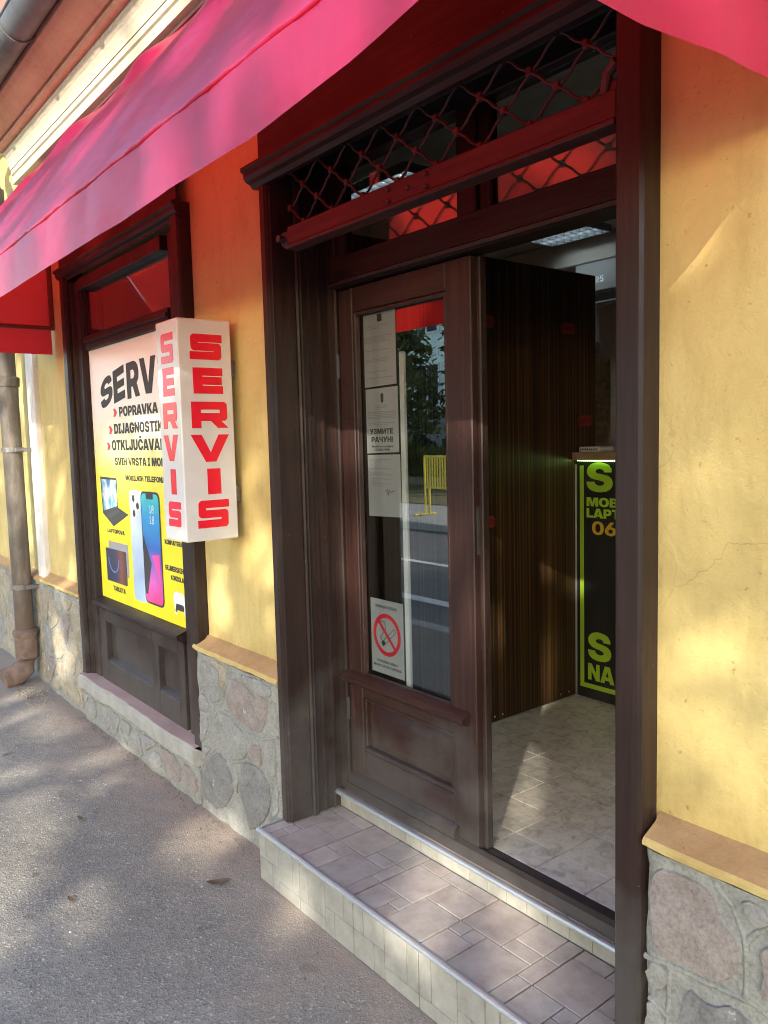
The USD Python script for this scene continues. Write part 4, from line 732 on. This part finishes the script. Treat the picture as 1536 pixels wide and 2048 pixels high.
low = zV + np.interp(U, [-4.81, -1.25, -1.16, -1.07, -.96, -.88, -.80, -.6], [-.004, .0, .006, .011, .017, .026, .038, .055])
nvv = 16; T = np.linspace(0, 1, nvv)
Vx = np.stack([np.repeat(U[:, None], nvv, 1), np.full((nu, nvv), yF), zR - .006 + (low[:, None] - zR + .006) * T[None]], -1)
wv = (meshkit.fbm(np.stack([Vx[..., 0] * 3.2, Vx[..., 2] * 2, Vx[..., 0] * 0], -1), 3, 41) - .5)
Vx[..., 1] += -.004 + wv * .012 * np.sin(np.pi * T * .62)[None] - .004 * (1 - T)[None] * np.abs(np.sin(U * 9))[:, None]
obj('front_valance', grid(Vx), M['red_fabric'], aw, smooth=True)
# rolled seam over the front rod with puckers
sxs = np.linspace(AL, AR, 420); pk = meshkit.fbm(np.stack([sxs * 11, sxs * 0, sxs * 0], -1), 4, 51)
obj('front_seam', tube(np.stack([sxs, yF - .004 + (pk - .5) * .010, zR + (pk - .5) * .014], -1), .0055 + (pk - .5) * .007, 9), M['red_fabric'], aw, smooth=True)
def endpanel(x, flip):
    ys = np.linspace(yF, yW, 34); ts = np.linspace(0, 1, 30); Yy, Tt = np.meshgrid(ys, ts, indexing='ij')
    top = zR + (zT - zR) * (Yy - yF) / (yW - yF); bot = np.interp(Yy, [yF, .9, 1.15, 1.40], [zV - .022, zV - .022, zV - .004, zV + .004]) if x > -2 else np.full_like(Yy, zV + .008)
    E = np.stack([x + (meshkit.fbm(np.stack([Yy * 3, Tt * 3, Yy * 0], -1), 3, 61) - .5) * .035 * np.sin(np.pi * np.clip((Yy - yF) / (yW - yF), 0, 1)), Yy, bot + (top - bot) * Tt], -1)
    return grid(E)
obj('end_panel', endpanel(AL, 0), M['red_fabric'], aw, smooth=True, label='left end panel seen from inside')
obj('end_panel', endpanel(AR, 1), M['red_fabric'], aw, smooth=True, label='right end panel at the top right')
obj('front_rod', tube([(AL, yF + .014, zR - .01), (AR, yF + .014, zR - .01)], .011, 10), M['awning_frame'], aw, smooth=60)
for x in (AL + .016, AR - .016):
    obj('side_arm', bx(x - .011, x + .011, yF + .03, 1.418, 2.166, 2.188, .003), M['awning_frame'], aw)
obj('wall_post', [bx(AL + .005, AL + .027, 1.395, 1.418, 2.19, 3.06), bx(AR - .027, AR - .005, 1.395, 1.418, 2.19, 3.06)], M['awning_frame'], aw)
obj('wall_rail', tube([(AL, 1.408, 3.085), (AR, 1.408, 3.085)], .009), M['awning_frame'], aw)

# ------------------------------------------------------------------ shop interior
fl = setting('interior_floor', (-2, 3, .25))
obj('screed', bx(-5, 1.6, 1.662, 4.6, .10, .262), M['floor_grout'], fl)
cnt = 0
for i in range(-18, 8):
    for j in range(18):
        x0, y0 = -1.452 + i * .176 - .0, 1.607 + j * .172
        if x0 < -2.33 - .18 or x0 > -.3 or y0 + .172 < 1.665: continue
        ya = max(y0 + .0018, 1.664)
        if y0 > 3.0: continue
        obj('floor_tile', bx(x0 + .0024, x0 + .1736, ya, y0 + .1696, .25, .2655 + rnd.uniform(-.0003, .0003), .0012), M['floor_tile'][(i * 7 + j * 3) % 3], fl)
obj('ceiling', bx(-4.99, 1.59, 1.73, 4.59, 2.78, 2.9), M['ceil'], kind='structure')
obj('ceiling_beam', bx(-4.99, 1.59, 4.35, 4.59, 2.60, 2.775, .01), M['ceil'], kind='structure')
zp = thing('partition', 'dark striped wood partition inside the open doorway', 'partition', (-2.35, 2.4, .27))
for a, b in ((1.70, 2.40), (2.403, 3.13)):
    obj('board', bx(-2.362, -2.33, a, b, .272, 2.228, .002), M['zebra'], zp)
for y in (1.8, 2.42, 2.47, 2.86, 2.92): obj('screw_cap', bx(-2.33, -2.3285, y, y + .007, .292, .299, .0005), M['plastic_white'], zp)
STL = [('red label sticker high on the striped partition near the door edge', 2.40, 1.97), ('red label sticker high on the striped partition at its far end', 2.93, 1.975), ('red label sticker on the striped partition above the counter top', 3.05, 1.56), ('red label sticker halfway down the striped partition beside the door edge', 2.39, 1.14)]
for lab, y, z in STL:
    s = thing('sticker', lab, 'sticker', (-2.33, y, z))
    obj('film', axes(sbox(y - .045, z - .024, y + .045, z + .024), .0006, (-2.33, 0, 0), (0, 1, 0), (0, 0, 1)), M['sticker'], s)
    obj('lettering', axes(affinity.translate(text('SERVIS', .028, 900, .78, 48, True), y, z - .014), .0005, (-2.3294, 0, 0), (0, 1, 0), (0, 0, 1)), M['sticker_ink'], s)
ct = thing('counter', 'black shop counter with lime green lettering and wooden top', 'counter', (-1.7, 3.1, .27))
obj('front_panel', bx(-2.328, -.9, 2.98, 3.0, .27, 1.375, .002), M['black_gloss'], ct)
obj('carcass', bx(-2.32, -.91, 3.002, 3.45, .27, 1.375), M['black_gloss'], ct)
obj('counter_top', bx(-2.329, -.85, 2.95, 3.5, 1.381, 1.416, .003), M['beech'], ct)
obj('edge_profile', bx(-2.329, -2.322, 2.972, 2.979, .275, 1.36, .001), M['alu'], ct)
lm = unary_union([sbox(-2.306, .318, -2.284, 1.355), sbox(-2.306, .318, -.95, .340), sbox(-.972, .318, -.95, 1.355)])
obj('border_stripe', F(lm, 2.98, .0008), M['lime'], ct)
def clip(t, x): return t
lt = [fit('S', -2.268, -2.128, 1.238, .128), fit('MOB', -2.268, -2.098, 1.170, .040), fit('LAPT', -2.268, -2.088, 1.118, .042),
                  fit('S', -2.262, -2.135, .458, .128), fit('NA', -2.262, -2.118, .360, .078)]
for t_ in lt: obj('lettering', F(t_, 2.98, .001), M['lime'], ct)
obj('phone_number', F(fit('06', -2.238, -2.108, 1.042, .060, 800), 2.98, .001), M['amber'], ct)
obj('led_strip', [bx(-2.31 + i * .011, -2.307 + i * .011, 2.967, 2.971, 1.376, 1.3795, .0005) for i in range(122)], M['led'], ct, kind='stuff')
rt = thing('router', 'flat white router lying on the counter top', 'router', (-2.25, 3.05, 1.416))
obj('case', bx(-2.322, -2.20, 2.99, 3.09, 1.417, 1.440, .008), M['plastic_white'], rt); obj('vent_slot', [bx(-2.31 + i * .012, -2.304 + i * .012, 2.9885, 2.9899, 1.424, 1.433, .0005) for i in range(8)], M['plastic_dark'], rt)
ac = thing('air_conditioner', 'white wall air conditioner with lit number display on the back wall', 'air conditioner', (-3.0, 4.5, 2.3))
obj('case', bx(-3.42, -2.6, 4.36, 4.598, 2.40, 2.62, .02), M['plastic_white'], ac); obj('air_slot', bx(-3.40, -2.62, 4.355, 4.45, 2.352, 2.385, .004), M['plastic_dark'], ac); obj('flap', bx(-3.41, -2.61, 4.34, 4.46, 2.333, 2.345, .003), M['plastic_white'], ac)
obj('display', F(fit('25', -3.245, -3.185, 2.47, .036, 400, 48), 4.36, .001), M['digit'], ac)
ob = thing('chip_board_panel', 'narrow raw chip board panel leaning against the back wall', 'board', (-3.35, 4.5, 1.42))
obj('board', bx(-3.50, -3.30, 4.56, 4.597, 1.44, 2.0, .002), M['osb'], ob)
wr_ = thing('wall_cable', 'thin dark cable hanging from a junction box on the back wall', 'cable', (-3.4, 4.58, 2.1))
obj('junction_box', bx(-3.46, -3.385, 4.555, 4.598, 2.08, 2.12, .004), M['plastic_white'], wr_); obj('wire', tube([(-3.42, 4.57, 2.08), (-3.425, 4.575, 2.0), (-3.43, 4.58, 1.9), (-3.44, 4.58, 1.75), (-3.43, 4.58, 1.5)], .005), M['plastic_dark'], wr_)
def ceiling_light(x0, x1, y0, y1, label):
    t = thing('ceiling_light', label, 'ceiling light', ((x0 + x1) / 2, (y0 + y1) / 2, 2.770))
    obj('housing', [bx(x0, x1, y0, y0 + .012, 2.735, 2.779), bx(x0, x1, y1 - .012, y1, 2.735, 2.779), bx(x0, x0 + .012, y0 + .012, y1 - .012, 2.735, 2.779), bx(x1 - .012, x1, y0 + .012, y1 - .012, 2.735, 2.779)], M['louvre'], t)
    n = 8
    for i in range(1, n): obj('louvre_blade', bx(x0 + (x1 - x0) * i / n - .002, x0 + (x1 - x0) * i / n + .002, y0 + .013, y1 - .013, 2.737, 2.768, .0005), M['louvre'], t)
    obj('louvre_rail', bx(x0 + .013, x1 - .013, (y0 + y1) / 2 - .004, (y0 + y1) / 2 + .004, 2.736, 2.767, .0005), M['louvre'], t)
    for k in (.28, .72): obj('lamp_tube', tube([(x0 + .02, y0 + (y1 - y0) * k, 2.770), (x1 - .02, y0 + (y1 - y0) * k, 2.770)], .010, 8), M['tube'], t)
ceiling_light(-3.52, -3.05, 3.95, 4.26, 'louvred ceiling light deep inside the shop seen above the partition')
ceiling_light(-3.42, -2.9, 2.47, 2.76, 'lit louvred ceiling light seen through the glass above the closed door leaf')

# ------------------------------------------------------------------ across the street
bl = thing('block_across', 'pale green office block with white framed windows across the street', 'building', (-25, -24, 0))
obj('facade', bx(-52, -8, -30, -22.3, 0, 13), M['build'], bl)
obj('base_course', bx(-52, -8, -22.32, -22.2, 0, 2.6), M['stone_dark'], bl)
for fz in (3.1, 6.4, 9.7):
    for i in range(20):
        x0 = -51 + i * 2.15
        w_ = obj('window', [bx(x0, x0 + 1.7, -22.298, -22.22, fz, fz + .08), bx(x0, x0 + 1.7, -22.298, -22.22, fz + 1.82, fz + 1.9), bx(x0, x0 + .08, -22.298, -22.22, fz + .08, fz + 1.82), bx(x0 + 1.62, x0 + 1.7, -22.298, -22.22, fz + .08, fz + 1.82), bx(x0 + .8, x0 + .88, -22.298, -22.22, fz + .08, fz + 1.82)], M['win_white'], bl)
        obj('pane', bx(x0 + .08, x0 + 1.62, -22.297, -22.27, fz + .08, fz + 1.82), M['win_dark'], w_)
bar_ = thing('barrier', 'yellow slatted street barrier standing on the far kerb', 'barrier', (-11.2, -6.98, 0))
fr = [((-11.63, -6.98, 1.14), (-9.7, -6.98, 1.14)), ((-11.63, -6.98, .54), (-9.7, -6.98, .54)), ((-11.63, -6.98, 1.14), (-11.63, -6.98, .02)), ((-9.7, -6.98, 1.14), (-9.7, -6.98, .02)), ((-11.50, -6.98, .54), (-11.50, -6.98, .02))]
obj('frame', [tube(q, .02, 8) for q in fr], M['yellow_paint'], bar_, smooth=60)
for i in range(26): obj('slat', bx(-11.57 + i * .072, -11.535 + i * .072, -6.985, -6.975, .56, 1.12, .002), M['yellow_paint'], bar_)
obj('foot', [bx(-11.66, -11.60, -7.25, -6.7, .012, .035), bx(-9.73, -9.67, -7.25, -6.7, .012, .035)], M['yellow_paint'], bar_)

# trees. Gaps in the crowns let the sun through on to facade and pavement
def up(X, Z): return X, Z
HOLES = [  # X, Z on the plane y=1.4 along the sun's direction, rx, rz, tilt, strength
 (-4.2, 3.45, 2.6, 0.62, 0, 1.0), (-2.0, 3.5, 1.2, 0.5, 0, 1.0), (-5.6, 1.5, 1.0, 1.6, 0, 0.78), (-4.95, 1.05, 0.42, 0.75, 0, 0.76), (-4.9, 0.25, 0.4, 0.3, 0, 0.85), (-3.85, 1.3, 0.55, 0.4, 0.2, 0.8),
 (-3.55, 0.85, 0.55, 0.16, 0.5, 0.72), (-3.4, 1.45, 0.4, 0.2, 0, 0.7), (-2.5, 1.1, 0.2, 0.34, 0.2, 0.71), (-2.85, 0.85, 0.16, 0.28, 0.4, 0.74), (-2.42, 1.45, 0.12, 0.12, 0, 0.7), (-2.1, 1.2, 0.1, 0.3, 0.3, 0.78),
 (-2.0, 0.75, 0.12, 0.18, 0.3, 0.75), (-0.40, 1.42, 0.36, 0.34, 0.5, 0.70), (-0.3, 0.95, 0.4, 0.25, 0.3, 0.66), (-0.75, 0.95, 0.2, 0.25, 0.3, 0.68), (-0.65, 0.35, 0.3, 0.2, 0, 0.5), (-2.813, -0.083, 0.2, 0.075, 0.1, 1),
 (-3.762, -0.104, 0.28, 0.075, 0.1, 1), (-4.123, -0.332, 0.24, 0.075, 0.1, 1), (-3.691, -0.353, 0.26, 0.06, 0.1, 0.97), (-3.538, -0.446, 0.26, 0.06, 0.1, 0.95), (-5.066, -0.166, 0.38, 0.08, 0, 1), (-4.6, -0.125, 0.26, 0.06, 0, 1),
 (-2.991, -0.353, 0.16, 0.05, 0.1, 0.85), (-3.266, -0.54, 0.24, 0.06, 0.1, 0.9), (-4.587, -0.467, 0.5, 0.14, 0, 0.97), (-1.62, 0.21, 0.13, 0.06, 0, 0.97), (-1.27, 0.22, 0.11, 0.06, 0, 0.95), (-1.68, 0.05, 0.15, 0.06, 0.2, 0.97),
 (-2.197, -0.042, 0.07, 0.07, 0, 0.95), (-1.36, 0.34, 0.12, 0.05, 0, 0.92), (-1.6, 0.34, 0.1, 0.05, 0, 0.92), (-2.24, 2.24, 0.26, 0.1, 0.9, 1), (-2.86, 2.27, 0.26, 0.1, 0.9, 1), (-3.77, 2.19, 0.3, 0.11, 0.9, 1),
 (-3.45, 1.776, 0.22, 0.09, 0.8, 1), (-2.87, 1.746, 0.12, 0.09, 0.8, 0.97), (-2.06, 1.656, 0.14, 0.08, 0.8, 1), (-1.87, 1.766, 0.12, 0.07, 0.8, 1), (-1.53, 1.766, 0.1, 0.11, 0.8, 1), (-1.3, 1.686, 0.08, 0.09, 0.8, 1),
 (-1.46, 2.29, 0.2, 0.12, 0.8, 0.95), (-4.5, 2.0, 0.3, 0.2, 0.6, 1), (-3.2, 2.8, 2.0, 0.2, 0, 1), (-4.9, 2.6, 0.5, 0.4, 0.3, 1), (-0.90, 1.95, 0.12, 0.12, 0.5, 0.93), (-1.41, 0.63, 0.09, 0.10, 0, 0.76),
 (-1.55, 1.18, 0.14, 0.18, 0.2, 0.97),
]
HO = np.array(HOLES); sm_ = HO[:, 2:4] < .3; HO[:, 2:4] = np.where(sm_, HO[:, 2:4] * 1.1 + .05, HO[:, 2:4]); aw_ = (HO[:, 4] >= .8); HO[aw_, 2:4] += [.035, .06]
def lit(p):
    s = (1.4 - p[:, 1]); X = p[:, 0] - .68 * s; Z = p[:, 2] - .55 * s
    dx = X[:, None] - HO[:, 0]; dz = Z[:, None] - HO[:, 1]; c, s_ = np.cos(HO[:, 4]), np.sin(HO[:, 4])
    a = (dx * c + dz * s_) / HO[:, 2]; b = (-dx * s_ + dz * c) / HO[:, 3]
    return (HO[:, 5] * np.exp(-np.power(a * a + b * b, 1.7) * .75)).max(1)
def leaves(C, size, rg, flatk=.6):
    n = len(C); nrm = rg.normal(size=(n, 3)); nrm[:, 2] += flatk; nrm /= np.linalg.norm(nrm, axis=1, keepdims=True)
    t = np.cross(nrm, rg.normal(size=(n, 3))); t /= np.linalg.norm(t, axis=1, keepdims=True); b = np.cross(nrm, t)
    s = size * rg.uniform(.6, 1.3, n)[:, None]
    V = np.stack([C - t * s, C + b * s * .42, C + t * s, C - b * s * .42], 1)
    f = (np.array([[0, 1, 2], [0, 2, 3]])[None] + 4 * np.arange(n)[:, None, None]).reshape(-1, 3)
    return trimesh.Trimesh(V.reshape(-1, 3), f, process=False)
def shade_tree(label, x, y, h, rx, rz, zc, n, seed, size=.085):
    rg = np.random.default_rng(seed)
    t = thing('street_tree', label, 'tree', (x, y, 0))
    limbs = [tube([(x, y, 0), (x + .05, y, 1.5), (x - .05, y + .05, h * .45), (x, y, h * .85)], [.2, .16, .13, .04], 10)]
    obj('trunk', limbs, M['bark'], t, smooth=60)
    br = []
    for k in range(11):
        a = k * 2.4; z0 = zc - rz * .7 + k * rz * .13; e = np.array([x + math.cos(a) * rx * .8, y + math.sin(a) * rx * .8, z0 + rz * .35])
        br.append(tube([(x, y, z0), ((x + e[0]) / 2, (y + e[1]) / 2, z0 + rz * .1), e], [.07, .045, .012], 6))
    obj('limb', br, M['bark'], t, smooth=60)
    nc = n // 18; d = rg.normal(size=(nc, 3)); d /= np.linalg.norm(d, axis=1, keepdims=True); r_ = rg.uniform(.15, 1, nc) ** .45
    cc = np.array([x, y, zc]) + d * r_[:, None] * [rx, rx, rz]
    C = (cc[:, None] + rg.normal(size=(nc, 18, 3)) * [.17, .17, .12]).reshape(-1, 3)
    keep = rg.uniform(0, 1, len(C)) > np.clip(lit(C) * 1.3 - .03, 0, 1); C = C[keep]
    obj('crown', leaves(C, size, rg), M['leaf'], t)
shade_tree('broad leafy street tree across the road, left of a taller pair', -.4, -9.2, 9.2, 3.1, 3.2, 5.9, 46000, 1)
shade_tree('tall leafy street tree across the road facing the doorway', 2.4, -9.6, 10, 3.2, 3.5, 6.2, 50000, 2)
shade_tree('leafy street tree across the road at the right end of the row', 5.3, -9.2, 9.6, 3.2, 3.4, 6.0, 44000, 3)
shade_tree('leafy street tree far right across the road, partly behind its neighbour', 8.2, -9.8, 9.6, 3.0, 3.3, 6.0, 20000, 4)
def conifer(label, x, y, h, r, seed, mt, droop=.25, z0=.5):
    rg = np.random.default_rng(seed); t = thing('conifer', label, 'tree', (x, y, 0))
    obj('trunk', tube([(x, y, 0), (x, y, h * .5), (x, y, h)], [.2, .12, .02], 8), M['bark'], t, smooth=60)
    C = []; br = []; z = z0
    while z < h * .97:
        R = r * (1 - (z - z0) / (h - z0)) ** .8; k = 7
        for i in range(k):
            a = rg.uniform(0, 6.28); L = R * rg.uniform(.7, 1.1); m_ = int(16 + 34 * L)
            s = rg.uniform(.12, 1, m_) ** .7
            pts = np.stack([x + np.cos(a) * L * s, y + np.sin(a) * L * s, z + .12 * s * L - droop * L * s ** 2], -1) + rg.normal(size=(m_, 3)) * [.13, .13, .08]
            C.append(pts); br.append(tube([(x, y, z), (x + math.cos(a) * L * .8, y + math.sin(a) * L * .8, z + .1 * L - droop * L * .64)], [.03, .008], 5))
        z += .34
    obj('branches', br, M['bark'], t); obj('crown', leaves(np.vstack(C), .13, rg, 1.0), mt, t)
conifer('light green conifer on the lawn across the street', -18.9, -12.2, 9.5, 1.9, 5, M['needle'])
conifer('dark conifer beside the street barrier across the street', -14.1, -12.0, 10, 2.0, 6, M['needle_dark'], z0=2.3)
conifer('dark spruce in front of the office block', -32.5, -18.5, 8, 2.2, 7, M['needle_dark'])
def bush(label, x, y, rx, rz, seed):
    rg = np.random.default_rng(seed); t = thing('bush', label, 'bush', (x, y, 0)); n = 5200
    d = rg.normal(size=(n, 3)); d[:, 2] = np.abs(d[:, 2]); d /= np.linalg.norm(d, axis=1, keepdims=True)
    C = np.array([x, y, .05]) + d * (rg.uniform(.3, 1, n) ** .4)[:, None] * [rx, rx * .7, rz] * (1 + .3 * (meshkit.fbm(d * 3, 3, seed)[:, None] - .5))
    obj('stem', [tube([(x, y, 0), (x + .2 * k, y, rz * .6)], [.03, .01], 5) for k in (-1, 0, 1)], M['bark'], t); obj('foliage', leaves(C, .12, rg), M['needle_dark'], t)
for i, lab in enumerate(('dark evergreen bush nearest the barrier on the lawn', 'dark evergreen bush in the middle of the row before the office block', 'dark evergreen bush at the far left of the row', 'low evergreen bush behind the light green conifer')):
    bush(lab, -18.5 - 3.0 * i, -17.6 - .5 * (i % 2), 1.7, 2.0 - .15 * i, 70 + i)

# small litter on the pavement
def dleaf(x, y, s, rot, label):
    t = np.linspace(-1, 1, 9); w = .42 * np.sqrt(np.clip(1 - t * t, 0, 1)); c, n = math.cos(rot), math.sin(rot)
    P = np.stack([np.stack([x + s * (t * c - k * w * n), y + s * (t * n + k * w * c), .006 + s * (.10 * abs(k) + .14 * t * t)], -1) for k in (-1, 0, 1)], 1)
    obj('fallen_leaf', grid(P), M['dry_leaf'], smooth=True, label=label, c='leaf')
for i, (x, y, lab) in enumerate(((-3.20, .93, 'dry leaf lying in the sunlit streak on the asphalt'), (-2.40, 1.14, 'dark dry leaf against the left end of the entrance step'), (-4.98, 1.20, 'dry leaf near the foot of the drainpipe'), (-2.63, .72, 'dry leaf out on the open pavement'))):
    dleaf(x, y, .022 if i != 1 else .04, 1.1 * i, lab)
rg = np.random.default_rng(45); out = []
for _ in range(260):
    m = trimesh.creation.icosphere(0, .0036); x = rg.uniform(-4.45, -2.36); m.vertices = np.array(m.vertices) * rg.uniform(.3, 1.3, 3) + [x, 1.345 - abs(rg.normal(0, .035)), .002]; out.append(m)
obj('rubble', out, M['soil'], label='fine crumbs of mortar and soil along the foot of the plinth under the shop window', c='rubble', kind='stuff')
rg = np.random.default_rng(44); q = [trimesh.creation.icosphere(0, .006) for _ in range(140)]; out = []
for m in q:
    m.vertices = np.array(m.vertices) * rg.uniform(.3, 1.2, 3) + [rg.normal(-5.05, .12), min(rg.normal(1.24, .05), 1.33), .002]; out.append(m)
obj('rubble', out, M['stone_tan'], label='crumbled mortar heaped at the foot of the drainpipe', c='rubble', kind='stuff')
